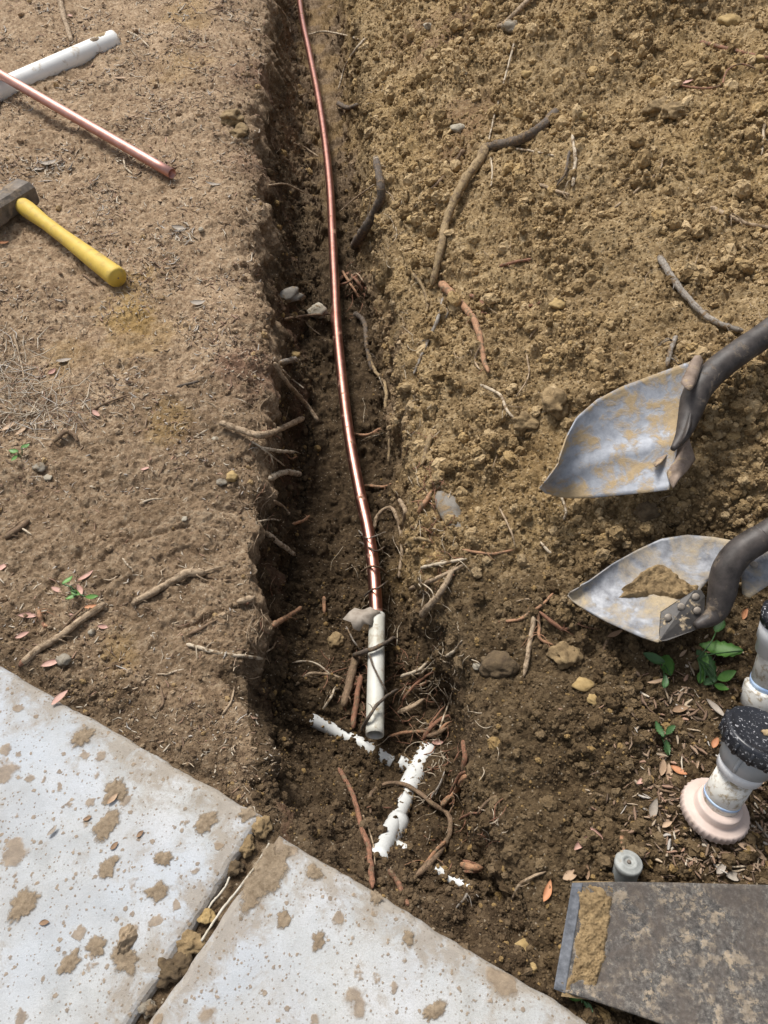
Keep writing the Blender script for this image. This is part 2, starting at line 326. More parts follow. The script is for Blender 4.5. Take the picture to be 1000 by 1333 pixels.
# ------------------------------------------------------------------ mesh helpers
BARK = {}
def mesh_from(name, V, Fc, mat=None, smooth=True, bark=None):
    me = bpy.data.meshes.new(name)
    me.from_pydata([tuple(v) for v in V], [], [tuple(f) for f in Fc]); me.update()
    if smooth: me.polygons.foreach_set('use_smooth', [True] * len(me.polygons))
    if mat: me.materials.append(M[mat])
    if bark is not None:
        a_ = me.attributes.new('bark', 'FLOAT_VECTOR', 'POINT'); a_.data.foreach_set('vector', bark.astype(np.float32).ravel())
    return me
def tag(o, label, cat, group=None, kind=None):
    if label: o['label'] = label
    if cat: o['category'] = cat
    if group: o['group'] = group
    if kind: o['kind'] = kind
    return o
def thing(name, label, cat, loc, group=None):
    o = bpy.data.objects.new(name, None); o.empty_display_size = 0.02; o.location = loc; COL.objects.link(o)
    return tag(o, label, cat, group)
def solo(name, VF, mat, label, cat, group=None, kind=None, smooth=True):
    V, Fc = VF; bark = BARK.pop(id(V), None); V = np.array([tuple(v) for v in V], float)
    c = V.mean(0); c[2] = V[:, 2].min()
    o = bpy.data.objects.new(name, mesh_from(name, V - c, Fc, mat, smooth, bark)); o.location = c; COL.objects.link(o)
    return tag(o, label, cat, group, kind)
def worldloc(o):
    p = Vector(o.location)
    while o.parent: o = o.parent; p += Vector(o.location)
    return p
def part(name, VF, mat, parent, label=None, smooth=True, kind=None):
    V, Fc = VF; bark = BARK.pop(id(V), None); V = np.array([tuple(v) for v in V], float)
    c = V.mean(0)
    o = bpy.data.objects.new(name, mesh_from(name, V - c, Fc, mat, smooth, bark)); COL.objects.link(o)
    o.parent = parent; o.location = Vector(c) - worldloc(parent)
    if label: o['label'] = label
    if kind: o['kind'] = kind
    return o
def catmull(pts, n):
    p = [np.array(q, float) for q in pts]
    if len(p) == 2: return np.array([p[0] + (p[1] - p[0]) * k / (n - 1) for k in range(n)])
    p = [2 * p[0] - p[1]] + p + [2 * p[-1] - p[-2]]
    seg = len(p) - 3; out = []
    for k in range(n):
        u = k / (n - 1) * seg; i = min(int(u), seg - 1); f = u - i
        a, b, c, d = p[i:i + 4]
        out.append(0.5 * (2 * b + (c - a) * f + (2 * a - 5 * b + 4 * c - d) * f * f + (3 * b - a - 3 * c + d) * f ** 3))
    return np.array(out)
def tube(path, rad, sides=8, rough=0.0, caps=True, seed=0):
    """closed tube along a polyline; rad scalar or per-point"""
    path = np.asarray(path, float); n = len(path); rad = np.broadcast_to(np.asarray(rad, float), (n,))
    r_ = random.Random(seed); V = []; Fc = []
    tan = np.gradient(path, axis=0); tan /= np.linalg.norm(tan, axis=1)[:, None] + 1e-12
    u = np.cross(tan[0], (0.31, 0.17, 0.93)); u /= np.linalg.norm(u)
    for i in range(n):
        u = u - tan[i] * u.dot(tan[i]); u /= np.linalg.norm(u); v = np.cross(tan[i], u)
        for k in range(sides):
            a = 2 * math.pi * k / sides; rr = rad[i] * (1 + rough * r_.uniform(-1, 1))
            V.append(path[i] + (u * math.cos(a) + v * math.sin(a)) * rr)
    for i in range(n - 1):
        for k in range(sides):
            a = i * sides + k; b = i * sides + (k + 1) % sides
            Fc.append((a, b, b + sides, a + sides))
    if caps:
        Fc.append(tuple(range(sides - 1, -1, -1))); Fc.append(tuple((n - 1) * sides + k for k in range(sides)))
    return V, Fc
def hollow(path, ro, ri, sides=20, depth=None):
    """pipe with real wall thickness, open at both ends"""
    path = np.asarray(path, float)
    Vo, Fo = tube(path, ro, sides, 0, False); Vi, Fi = tube(path, ri, sides, 0, False)
    k = len(Vo); n = len(path)
    V = list(Vo) + list(Vi); Fc = list(Fo) + [tuple(j + k for j in f[::-1]) for f in Fi]
    for e in (0, n - 1):
        for s in range(sides):
            a = e * sides + s; b = e * sides + (s + 1) % sides
            Fc.append((a, a + k, b + k, b) if e == 0 else (a, b, b + k, a + k))
    return V, Fc
def lathe(p0, axis, prof, sides=40, lobes=None):
    """prof: list of (distance along the axis, radius)"""
    ax = np.array(axis, float); ax /= np.linalg.norm(ax)
    u = np.cross(ax, (0.2, 0.9, 0.1)); u /= np.linalg.norm(u); v = np.cross(ax, u)
    V = []; Fc = []
    for j, (h, r) in enumerate(prof):
        for k in range(sides):
            a = 2 * math.pi * k / sides
            rr = r if not lobes or j not in lobes else r * (1 + lobes[j][1] * (1 if (k * lobes[j][0] // sides * 2 + (1 if (k * lobes[j][0] / sides) % 1 > 0.5 else 0)) % 2 else 0))
            V.append(np.array(p0) + ax * h + (u * math.cos(a) + v * math.sin(a)) * rr)
    n = len(prof)
    for i in range(n - 1):
        for k in range(sides):
            a = i * sides + k; b = i * sides + (k + 1) % sides
            Fc.append((a, b, b + sides, a + sides))
    Fc.append(tuple(range(sides - 1, -1, -1))); Fc.append(tuple((n - 1) * sides + k for k in range(sides)))
    return V, Fc
def lump(radius, seed, sub=2, flat=0.7, rough=0.35, freq=1.4):
    """irregular clod or stone round the origin"""
    bm = bmesh.new(); bmesh.ops.create_icosphere(bm, subdivisions=sub, radius=1.0)
    V = np.array([v.co[:] for v in bm.verts]); Fc = [[v.index for v in f.verts] for f in bm.faces]; bm.free()
    d = 1 + rough * perlin(V, freq, seed) * 1.4 + rough * 0.5 * perlin(V, freq * 2.6, seed + 3)
    if sub >= 4: d = d + 0.16 * np.abs(perlin(V, freq * 4, seed + 5)) + 0.10 * perlin(V, freq * 9, seed + 6)
    V = V * d[:, None]; V[:, 2] *= flat
    r_ = random.Random(seed); V[:, 0] *= r_.uniform(0.85, 1.3)
    return V * radius, Fc

# ------------------------------------------------------------------ terrain
def line(pts, z):
    q = np.array([P(a, b, z if not callable(z) else z(b))[:] for a, b in pts]); q = q[np.argsort(q[:, 1])]
    return q
def at_y(q, y, col=0):
    v = np.interp(y, q[:, 1], q[:, col])
    lo = (q[1, col] - q[0, col]) / (q[1, 1] - q[0, 1]); hi = (q[-1, col] - q[-3, col]) / (q[-1, 1] - q[-3, 1])
    if col == 0:
        v = np.where(y < q[0, 1], q[0, col] + lo * np.clip(y - q[0, 1], -0.3, 0), v)
        v = np.where(y > q[-1, 1], q[-1, col] + hi * np.clip(y - q[-1, 1], 0, 3), v)
    return v
def dep(py): return -float(np.interp(py, [-100, 350, 700, 860, 960, 1060, 1250], [0.32, 0.32, 0.31, 0.29, 0.265, 0.235, 0.20]))
LA = line([(350, -40), (346, 0), (338, 100), (328, 180), (338, 240), (333, 300), (345, 370), (352, 420), (340, 480), (352, 540), (338, 600), (332, 680), (326, 760), (318, 830), (322, 880), (335, 960), (348, 1050), (362, 1110)], 0.0)
LB = line([(384, -60), (388, 60), (394, 150), (398, 250), (400, 330), (404, 430), (408, 520), (402, 600), (390, 680), (378, 760), (366, 860), (366, 950), (378, 1050), (395, 1130)], dep)
LC = line([(428, -60), (440, 60), (448, 150), (452, 250), (460, 330), (484, 430), (499, 520), (506, 600), (512, 700), (522, 800), (548, 880), (585, 950), (598, 1050), (612, 1130), (632, 1200)], dep)
LE = line([(500, -60), (506, 60), (522, 150), (532, 250), (538, 330), (552, 430), (560, 520), (560, 600), (585, 680), (592, 760), (600, 850), (632, 930), (645, 1050), (655, 1150), (690, 1240)], -0.03)

SLAB_Z = 0.022
def W2(px, py, z=SLAB_Z): v = P(px, py, z); return np.array((v.x, v.y))
s1c, s1l, s1d = W2(344, 1062), W2(0, 866), W2(181, 1317)
s2c, s2r, s2d = W2(363, 1086), W2(772, 1333), W2(196, 1328)
def ext(a, b, L): d = (b - a) / np.linalg.norm(b - a); return a + d * L
SLAB1 = [s1c, ext(s1c, s1l, 2.2), ext(s1c, s1l, 2.2) + (ext(s1c, s1d, 1.6) - s1c), ext(s1c, s1d, 1.6)]
SLAB2 = [s2c, ext(s2c, s2d, 1.6), ext(s2c, s2d, 1.6) + (ext(s2c, s2r, 2.4) - s2c), ext(s2c, s2r, 2.4)]
def slab_out(x, y):
    """signed distance outwards across the slabs' front edge (positive = open soil)"""
    def sd(a, b):
        d = (b - a) / np.linalg.norm(b - a); n = np.array((-d[1], d[0]))
        if n[1] < 0: n = -n
        return (x - a[0]) * n[0] + (y - a[1]) * n[1]
    d1 = sd(s1c, s1l); d2 = sd(s2c, s2r)
    xm = (s1c[0] + s2c[0]) / 2
    k = sstep(xm - 0.02, xm + 0.02, x)
    return d1 * (1 - k) + d2 * k

rows = np.linspace(1420, -70, 960)
yv = np.array([P(500, r, -0.08).y for r in rows])
scale_v = np.array([mpp(P(500, r, -0.08)) for r in rows])
near = yv[0] - np.array([14, 7, 3.5, 1.7, 0.8, 0.35, 0.15, 0.06]); far_ = yv[-1] + np.array([0.01, 0.03, 0.06, 0.1, 0.16, 0.25, 0.4, 0.6, 0.9, 1.4, 2.2, 4, 8, 16])
Y = np.concatenate([near, yv, far_]); S = np.concatenate([np.full(len(near), scale_v[0]), scale_v, np.full(len(far_), scale_v[-1])])
xa, xb, xc, xe = at_y(LA, Y), at_y(LB, Y), at_y(LC, Y), at_y(LE, Y)
zb = np.interp(Y, LB[:, 1], LB[:, 2])
# the trench dies out beyond the camera's side under the slabs, and ends well beyond the top of the picture
wv_ = np.c_[Y, Y * 0 + 3.3, Y * 0]; xa = xa + 0.026 * perlin(wv_, 5.5, 81) + 0.022 * perlin(wv_, 13, 82) + 0.010 * perlin(wv_, 31, 83)
xb = np.maximum(xb, xa + 0.02); xc = np.maximum(xc, xb + 0.03); xe = np.maximum(xe, xc + 0.03)
segs = [(300, 'L'), (105, 'LW'), (85, 'F'), (115, 'RW'), (360, 'R')]
xs = []
wl, wr = 370 * S, 520 * S
def lin(a, b, n): t = np.linspace(0, 1, n, endpoint=False)[None, :]; return a[:, None] * (1 - t) + b[:, None] * t
outer = np.array([20, 11, 6, 3, 1.6, 0.9, 0.5, 0.3, 0.18, 0.1, 0.05, 0.02])
X = np.concatenate([(xa - wl)[:, None] - outer[None, :], lin(xa - wl, xa, 300), lin(xa, xb, 105), lin(xb, xc, 85), lin(xc, xe, 115), lin(xe, xe + wr, 361), (xe + wr)[:, None] + outer[::-1][None, :]], axis=1)
nr, nc = X.shape
YY = np.repeat(Y[:, None], nc, 1)
x, y = X.ravel(), YY.ravel()
XA, XB, XC, XE, ZB = (np.repeat(q[:, None], nc, 1).ravel() for q in (xa, xb, xc, xe, zb))
p2 = np.stack([x, y, np.zeros_like(x)], 1)

def ypix(py, z=0.0): return P(500, py, z).y
# cross profile
tw = np.clip((x - XA) / (XB - XA), 0, 1); te = np.clip((XE - x) / (XE - XC), 0, 1)
n_a = perlin(p2, 9.0, 71); n_b = perlin(p2, 21.0, 72)
tw = np.clip(tw * (1 + 0.35 * n_a * (1 - tw)), 0, 1); te = np.clip(te * (1 + 0.5 * n_a * (1 - te)), 0, 1)
left_in = np.sin(tw * math.pi / 2) ** 1.25 * 0.9
right_in = (0.34 * te + 0.66 * sstep(0.52, 0.98, te + 0.10 * n_b)) * 0.9
fx = np.clip((x - XB) / (XC - XB), 0, 1)
infl = np.where(x <= XB, left_in, np.where(x >= XC, right_in, 0.9 + 0.1 * np.sin(fx * math.pi)))
base_edge = np.where(x < (XB + XC) / 2, 0.0, -0.02)
z = base_edge + (ZB - base_edge) * infl
# left bank: rounded shoulder down to the rim
z -= 0.022 * np.exp(-np.clip(XA - x, 0, 9) / 0.05) * (x < XB) * (1 - infl)
# spoil mound to the far side
md = np.clip(x - XE, 0, None)
my = sstep(ypix(930), ypix(560), y) * (1 - sstep(ypix(0) + 1.5, ypix(0) + 3.5, y))
mound = 0.42 * (1 - np.exp(-md / 0.52)) * my * (1 - sstep(2.2, 4.0, md))
mound *= 1 + 0.28 * perlin(p2, 2.6, 91) + 0.14 * perlin(p2, 6.0, 92)
z += mound
z += 0.035 * sstep(0.0, 0.25, md) * (1 - my) * 0.6
# slabs: soil banks against the front edge, level bed beneath
so_ = slab_out(x, y)
open_ = sstep(-0.01, 0.03, so_)
bank = 0.012 - 1.25 * np.clip(so_ - 0.006, 0, 1)
kbank = np.where((x > XA - 0.05), 1.0, 0.0)
z = np.where(so_ < 0.30, np.maximum(z, np.where(kbank > 0, bank, z)), z)
leftbank = sstep(0.12, 0.0, so_) * (x < XA) * 0.014
z += leftbank * open_
z = z * open_ + 0.007 * (1 - open_)
inhole = infl * open_
# zone masks (they follow where soil was dug, trodden or is wet)
n_lo = perlin(p2, 3.0, 1); n_md = perlin(p2, 11.0, 2)
dug = sstep(-0.02, 0.05, x - XC + 0.05 * n_md)                         # loose spoil
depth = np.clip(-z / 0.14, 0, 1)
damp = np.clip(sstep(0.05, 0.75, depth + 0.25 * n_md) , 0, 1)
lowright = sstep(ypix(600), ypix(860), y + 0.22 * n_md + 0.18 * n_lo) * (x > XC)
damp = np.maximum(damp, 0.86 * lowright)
damp = np.maximum(damp, 0.32 * (x > XE) * sstep(0.10, 0.5, perlin(p2, 5.5, 96) + 0.3 * n_md))
midr = sstep(ypix(330), ypix(560), y + 0.2 * n_md + 0.15 * n_lo) * (x > XE)
damp = np.maximum(damp, (0.40 + 0.22 * sstep(-0.2, 0.35, perlin(p2, 8, 95))) * midr)
damp_left = sstep(ypix(430), ypix(640), y + 0.30 * n_lo + 0.08 * n_md) * (x < XA) * (0.30 + 0.14 * sstep(-0.2, 0.3, n_md))
damp = np.maximum(damp, damp_left)
rim = sstep(0.10, 0.0, XA - x + 0.05 * n_md) * (x < XB)
damp = np.maximum(damp, rim * 0.34)
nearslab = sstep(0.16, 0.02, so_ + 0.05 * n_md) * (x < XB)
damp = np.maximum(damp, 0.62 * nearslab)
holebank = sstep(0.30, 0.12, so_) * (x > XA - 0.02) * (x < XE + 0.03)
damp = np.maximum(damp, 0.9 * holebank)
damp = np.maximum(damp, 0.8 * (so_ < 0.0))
# sandy right-hand wall low in the trench is drier
drywall = sstep(1.0, 0.75, te) * (x > XC) * sstep(ypix(820), ypix(640), y)
damp = damp * (1 - 0.75 * drywall)
topfloor = sstep(ypix(330, -0.2), ypix(120, -0.2), y) * infl
damp = damp * (1 - 0.45 * topfloor)
def spot(px, py, r, z0=0.0):
    c = P(px, py, z0); s = mpp(c)
    d = np.hypot(x - c.x, (y - c.y) * 0.72) / (r * s)
    return sstep(1.0, 0.25, d + 0.5 * n_md + 0.25 * perlin(p2, 40, 5))
ochre = np.zeros_like(x)
for a, b, r, k in ((175, 405, 62, 0.75), (225, 545, 38, 0.45), (160, 850, 40, 0.35), (90, 470, 40, 0.3), (245, 20, 40, 0.35), (240, 90, 50, 0.3), (190, 440, 70, 0.35)):
    ochre = np.maximum(ochre, k * spot(a, b, r))
ochre = np.maximum(ochre, 0.30 * topfloor * sstep(-0.3, 0.3, n_md))
ochre = np.maximum(ochre, 0.22 * dug * (1 - lowright) * sstep(0.0, 0.4, n_lo))
redz = np.zeros_like(x)
for a, b, r, k, zz in ((318, 480, 45, 0.6, 0), (330, 90, 40, 0.45, 0), (580, 90, 55, 0.5, 0), (600, 200, 60, 0.45, 0), (330, 220, 40, 0.4, -0.05), (545, 60, 40, 0.5, 0)):
    redz = np.maximum(redz, k * spot(a, b, r, zz))
redz = np.maximum(redz, 0.35 * sstep(0.1, 0.5, tw) * sstep(1.0, 0.6, tw) * (x < XB) * sstep(-0.1, 0.3, n_md))

def normals(x, y, z):
    Pp = np.stack([x, y, z], 1).reshape(nr, nc, 3)
    du = np.gradient(Pp, axis=1); dv = np.gradient(Pp, axis=0)
    n = np.cross(du, dv).reshape(-1, 3); n /= np.linalg.norm(n, axis=1)[:, None] + 1e-12
    n[n[:, 2] < 0] *= -1
    return n
inside = 1 - open_                                                     # under the slabs
quiet = 1 - 0.93 * inside
wall = np.clip(infl * 1.0, 0, 1) * (1 - np.clip(infl - 0.985, 0, 1) * 30).clip(0.5, 1)
p3 = np.stack([x, y, z], 1).astype(np.float32)
# broad undulation
lowd = 0.016 * perlin(p3, 3.4, 11) + 0.010 * perlin(p3, 8.0, 12)
amp = np.where(x < XA, 1.15, np.where(x > XE, 1.7, 1.1)) * quiet
n0 = normals(x, y, z)
d = lowd * amp + (0.026 * perlin(p3, 12, 13) + 0.016 * perlin(p3, 24, 14)) * np.clip(wall, 0, 1) * quiet
# left edge crumbles
edge = np.exp(-((x - XA) / 0.035) ** 2)
d += 0.026 * edge * perlin(p3, 17, 15) * quiet
x1, y1, z1 = x + n0[:, 0] * d, y + n0[:, 1] * d, z + n0[:, 2] * d
p3 = np.stack([x1, y1, z1], 1).astype(np.float32)
n1 = normals(x1, y1, z1)
holefloor = sstep(0.55, 0.9, infl) * sstep(ypix(620, -0.25), ypix(820, -0.25), y)
loose = np.clip(np.maximum(dug * (0.55 + 0.45 * sstep(-0.06, 0.02, x - XE)) * (x > XC), np.maximum(0.8 * np.maximum(holefloor, 0.5 * sstep(0.8, 0.95, infl)), nearslab * 0.7)), 0, 1) * quiet
firm = (1 - loose) * quiet
warp = p3 + 0.006 * np.stack([perlin(p3, 60, 31), perlin(p3, 60, 32), perlin(p3, 60, 33)], 1)
w1, c1 = worley(warp, 34, 1); w2, c2 = worley(warp, 80, 2)
lumps = np.clip(0.72 - w1, -0.1, 1) * (0.35 + c1) * 0.030 + np.clip(0.75 - w2, -0.1, 1) * (0.3 + c2) * 0.014
patch = sstep(-0.35, 0.35, perlin(p3, 7, 16))
d = loose * (lumps * (0.45 + 0.75 * patch) + 0.012 * perlin(p3, 22, 17) + 0.0022 * perlin(p3, 190, 18))
wallish = wall * quiet
d += firm * (0.006 * perlin(p3, 30, 19) + 0.0045 * perlin(p3, 70, 20) + 0.0028 * perlin(p3, 160, 21) + 0.0012 * perlin(p3, 330, 34))
d += wallish * (1 - loose) * (0.012 * perlin(p3, 45, 22) + 0.007 * np.abs(perlin(p3, 90, 23)) + np.clip(0.7 - w2, -0.1, 1) * (0.2 + c2) * 0.010)
# flaky trodden crust on the left: thin steps
fl = perlin(p3 * np.array([1, 1.5, 1], np.float32), 20, 24) + 0.5 * perlin(p3, 52, 25)
d += firm * (1 - wall) * (x < XA) * 0.0035 * sstep(-0.03, 0.05, fl)
fl2 = perlin(p3 * np.array([1, 1.3, 1], np.float32), 48, 26) + 0.4 * perlin(p3, 120, 27)
d += firm * (1 - wall) * (x < XA) * 0.0018 * sstep(-0.03, 0.06, fl2) * patch
# shallow cut lines in the trodden soil
def groove(pts, wpx, depth_m):
    q = np.array([P(a, b, 0.0)[:2] for a, b in pts]); q = catmull(np.c_[q, np.zeros(len(q))], 40)[:, :2]
    best = np.full(len(x), 9.0)
    box = (x1 > q[:, 0].min() - .05) & (x1 < q[:, 0].max() + .05) & (y1 > q[:, 1].min() - .05) & (y1 < q[:, 1].max() + .05)
    ix = np.where(box)[0]
    b_ = np.min(np.hypot(x1[ix][:, None] - q[:, 0], y1[ix][:, None] - q[:, 1]), 1)
    s = mpp(P(*pts[0], 0)); best[ix] = b_
    return -depth_m * np.exp(-(best / (wpx * s)) ** 2)
d += groove([(48, 792), (70, 755), (100, 725), (128, 700), (170, 697)], 3.0, 0.010)
d += groove([(124, 738), (150, 712), (185, 697), (215, 690), (245, 680)], 2.6, 0.008)
d += groove([(232, 815), (262, 806), (290, 790), (325, 782)], 2.6, 0.008)
grain = rng.normal(size=len(x)).astype(np.float32)
gr = grain.reshape(nr, nc); gr = (gr * 0.6 + 0.25 * (np.roll(gr, 1, 0) + np.roll(gr, 1, 1))).ravel()
d += gr * (loose * 0.0011 + firm * 0.00045 + wallish * 0.0008) * np.clip(np.repeat(S[:, None], nc, 1).ravel() / 0.0016, 0.7, 1.5)
x2, y2, z2 = x1 + n1[:, 0] * d, y1 + n1[:, 1] * d, z1 + n1[:, 2] * d
z2 = np.where(inside > 0.99, np.minimum(z2, 0.015), z2)
n2 = normals(x2, y2, z2)
V = np.stack([x2, y2, z2], 1).astype(np.float32)
me = bpy.data.meshes.new('ground')
idx = np.arange(nr * nc).reshape(nr, nc)
quads = np.stack([idx[:-1, :-1], idx[:-1, 1:], idx[1:, 1:], idx[1:, :-1]], -1).reshape(-1, 4)
me.vertices.add(len(V)); me.vertices.foreach_set('co', V.ravel())
me.loops.add(quads.size); me.loops.foreach_set('vertex_index', quads.ravel().astype(np.int32))
me.polygons.add(len(quads)); me.polygons.foreach_set('loop_start', np.arange(0, quads.size, 4, dtype=np.int32))
me.update(); me.validate()
me.polygons.foreach_set('use_smooth', np.ones(len(me.polygons), bool))
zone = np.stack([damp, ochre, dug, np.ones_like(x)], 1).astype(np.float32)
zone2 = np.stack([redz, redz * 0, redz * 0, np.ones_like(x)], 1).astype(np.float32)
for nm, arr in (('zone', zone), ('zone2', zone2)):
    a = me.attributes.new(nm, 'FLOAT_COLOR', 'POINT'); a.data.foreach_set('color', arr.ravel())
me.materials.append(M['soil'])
ground = bpy.data.objects.new('ground', me); COL.objects.link(ground)
tag(ground, 'trodden and dug brown earth with a narrow trench and a spoil mound', 'ground', kind='structure')
bpy.context.view_layer.update()
def hit(px, py):
    d = ray(px, py).normalized()
    ok, loc, nor, _ = ground.ray_cast(CAMP, d)
    if not ok: return P(px, py, 0), Vector((0, 0, 1))
    return loc, nor
def on(px, py, lift=0.0):
    """point seen at that pixel, raised above the soil by lift metres"""
    loc, n = hit(px, py); d = ray(px, py).normalized()
    return loc - d * (lift / max(0.35, -d.z))
def top(x_, y_):
    ok, loc, nor, _ = ground.ray_cast(Vector((x_, y_, 3)), Vector((0, 0, -1)))
    return (loc, nor) if ok else (Vector((x_, y_, 0)), Vector((0, 0, 1)))

# ------------------------------------------------------------------ slabs
def slab(poly, label, seed, zt):
    poly = [np.array(p) for p in poly]; cc = sum(poly) / 4; r_ = random.Random(seed)
    nrm = []
    for i in range(4):
        d_ = poly[(i + 1) % 4] - poly[i]; d_ = d_ / np.linalg.norm(d_); m_ = np.array((-d_[1], d_[0]))
        nrm.append(m_ if (cc - poly[i]).dot(m_) > 0 else -m_)
    cnt = [int(np.linalg.norm(poly[(i + 1) % 4] - poly[i]) / 0.010) for i in range(4)]
    def offset(dist):
        cor = []
        for i in range(4):
            a_, b_ = nrm[i - 1], nrm[i]; cor.append(poly[i] + (a_ + b_) / (1 + a_.dot(b_)) * dist)
        return np.concatenate([np.array([cor[i] + (cor[(i + 1) % 4] - cor[i]) * k / cnt[i] for k in range(cnt[i])]) for i in range(4)])
    ring = offset(0.0); c = ring.mean(0)
    q = np.c_[ring, np.zeros(len(ring))]
    fade = np.concatenate([np.minimum(1, np.minimum(np.arange(k), k - np.arange(k)) / 4.0) for k in cnt])
    NN = np.concatenate([np.repeat(nrm[i][None], cnt[i], 0) for i in range(4)])
    wob = (0.0030 * perlin(q, 22, seed) + 0.0016 * perlin(q, 70, seed + 1) + 0.0010 * perlin(q, 180, seed + 2))
    def inset(dist): return offset(float(dist.mean())) + NN * ((dist - dist.mean() + wob) * fade)[:, None]
    jag = np.abs(perlin(q, 30, seed + 5)) * 0.004
    levels = [(0.0, -0.09), (0.0, zt - 0.012), (0.0015 + jag * 0.4, zt - 0.006), (0.005 + jag, zt - 0.0018), (0.010 + jag, zt), (0.075 + jag * 0, zt)]
    Vv = []; Fc = []; n = len(ring)
    for dd, zz in levels:
        r2 = inset(np.zeros(n) + dd)
        Vv += [(a, b, zz) for a, b in r2]
    for l in range(len(levels) - 1):
        for k in range(n):
            a = l * n + k; b = l * n + (k + 1) % n; Fc.append((a, b, b + n, a + n))
    Vv.append((c[0], c[1], zt)); last = (len(levels) - 1) * n
    for k in range(n): Fc.append((last + k, last + (k + 1) % n, len(Vv) - 1))
    o = solo('concrete_slab', (Vv, Fc), 'concrete', label, 'slab', 'pale concrete paving slabs')
    ea = o.data.attributes.new('edge', 'FLOAT', 'POINT'); ea.data.foreach_set('value', np.r_[np.ones(n * 5), np.zeros(n + 1)].astype(np.float32))
    bm = bmesh.new(); bm.from_mesh(o.data); bmesh.ops.recalc_face_normals(bm, faces=bm.faces); bm.to_mesh(o.data); bm.free()
    o.data.polygons.foreach_set('use_smooth', [False] * len(o.data.polygons))
    return o
slab(SLAB1, 'mud splashed pale concrete slab at the lower left, with a brown leaf on it', 41, SLAB_Z)
slab(SLAB2, 'mud stained pale concrete slab whose corner points at the white buried pipes', 57, SLAB_Z + 0.004)
def joint_strip(a, b, r, label, lift):
    pa, pb = P(*a, SLAB_Z - lift), P(*b, SLAB_Z - lift)
    path = catmull([pa, pa.lerp(pb, .35) + Vector((.003, 0, .002)), pa.lerp(pb, .7) + Vector((-.002, 0, -.002)), pb], 30)
    solo('joint_strip', tube(path, r, 5, 0.3), 'fibre', label, 'strip', 'strips of old joint filler')
joint_strip((351, 1098), (262, 1225), 0.0016, 'thin pale strip of joint filler along the edge of the lower slab', 0.0)
joint_strip((299, 1142), (268, 1190), 0.0014, 'short pale splinter of joint filler in the soil between the slabs', 0.004)

# ------------------------------------------------------------------ pipes
def pipe_path(pts, n):
    return catmull(pts, n)
# copper pipe along the trench floor
cp = [(386, -60), (391, 10), (403, 70), (415, 130), (424, 190), (430, 250), (433, 310), (436, 370), (439, 430), (446, 500), (455, 570), (468, 640), (479, 690), (486, 740), (490, 800), (490, 840)]
pts = []
for a, b in cp:
    zz = float(np.interp(b, [-60, 350, 700, 840], [-0.255, -0.252, -0.235, -0.222]))
    pts.append(P(a, b, zz))
pts = [pts[0] + (pts[0] - pts[1]) * 3] + pts
cpath = catmull(pts, 120)
o = thing('copper_pipe', 'long bright copper pipe running down the middle of the trench', 'pipe', Vector(cpath[60]))
part('tube', hollow(cpath, 0.0135, 0.012, 20), 'copper', o)
c0 = P(437, 410, -0.2517); c1_ = P(438, 425, -0.2513)
part('sleeve_joint', tube(catmull([c0, c1_], 4), 0.0150, 20), 'copper', o)
# white conduit that takes its end
ca, cb = P(491, 801, -0.225), P(488, 957, -0.190)
o = thing('conduit_pipe', 'short white plastic pipe in the trench, slipped over the end of the copper pipe', 'pipe', ca.lerp(cb, 0.5))
part('tube', hollow(catmull([ca, ca.lerp(cb, .35), ca.lerp(cb, .7), cb], 24), 0.0165, 0.0142, 28), 'pvc_yellow', o)
# loose white pipe, top of the picture
pa, pb = on(-70, 148, 0.024), on(149, 52, 0.024)
o = thing('plastic_pipe', 'muddy white plastic pipe lying on the ground under the loose copper pipe', 'pipe', pa.lerp(pb, .5))
R1 = 12.2 * mpp(pa.lerp(pb, .6))
part('tube', hollow(catmull([pa, pb], 20), R1, R1 * 0.86, 32), 'pvc', o)
q = pb + (pa - pb).normalized() * 0.055
def patch_on_tube(a, b, r, t0, t1, ang0, ang1, seed, nu=16, nv=10):
    ax = (b - a).normalized(); u = ax.cross(Vector((0, 0, 1))).normalized(); v = u.cross(ax); Vv = []; Fc = []
    for i in range(nu + 1):
        for j in range(nv + 1):
            s, t = i / nu * 2 - 1, j / nv * 2 - 1
            rr = math.hypot(s, t); k = 1 / max(rr, 1e-6) * max(abs(s), abs(t)) if rr > 0 else 1
            s2, t2 = (s / k if k else s), (t / k if k else t)
            wig = 1 + 0.35 * float(perlin(np.array([[s2 * 1.5, t2 * 1.5, seed]]), 1.3, seed)[0])
            h = max(0, 1 - s2 * s2 - t2 * t2) * 0.004 * (0.6 + 0.8 * random.random()) - 0.0006
            p = a.lerp(b, (t0 + t1) / 2 + (t1 - t0) / 2 * s2 * wig); an = (ang0 + ang1) / 2 + (ang1 - ang0) / 2 * t2 * wig
            Vv.append(p + (u * math.cos(an) + v * math.sin(an)) * (r + h))
    for i in range(nu):
        for j in range(nv):
            k = i * (nv + 1) + j; Fc.append((k, k + 1, k + nv + 2, k + nv + 1))
    return Vv, Fc
part('mud_patch', patch_on_tube(pa, pb, R1, 0.885, 0.96, 1.2, 2.3, 3), 'mud_pale', o)
part('mud_patch', patch_on_tube(pa, pb, R1, 0.845, 0.90, 1.0, 1.7, 5), 'mud', o)
# loose copper pipe crossing it
qa, qb = on(-60, 62, 0.085), on(224, 226, 0.016)
qd = (qb - qa)
o = thing('copper_pipe', 'straight dull pink copper pipe with an open cut end, lying across the white pipe', 'pipe', qa.lerp(qb, .5))
part('tube', hollow(catmull([qa - qd * 0.6, qb], 24), 0.0142, 0.0128, 28), 'copper_dull', o)
part('bore', tube(catmull([qa, qa.lerp(qb, 0.97)], 6), 0.0127, 20), 'copper_in', o)

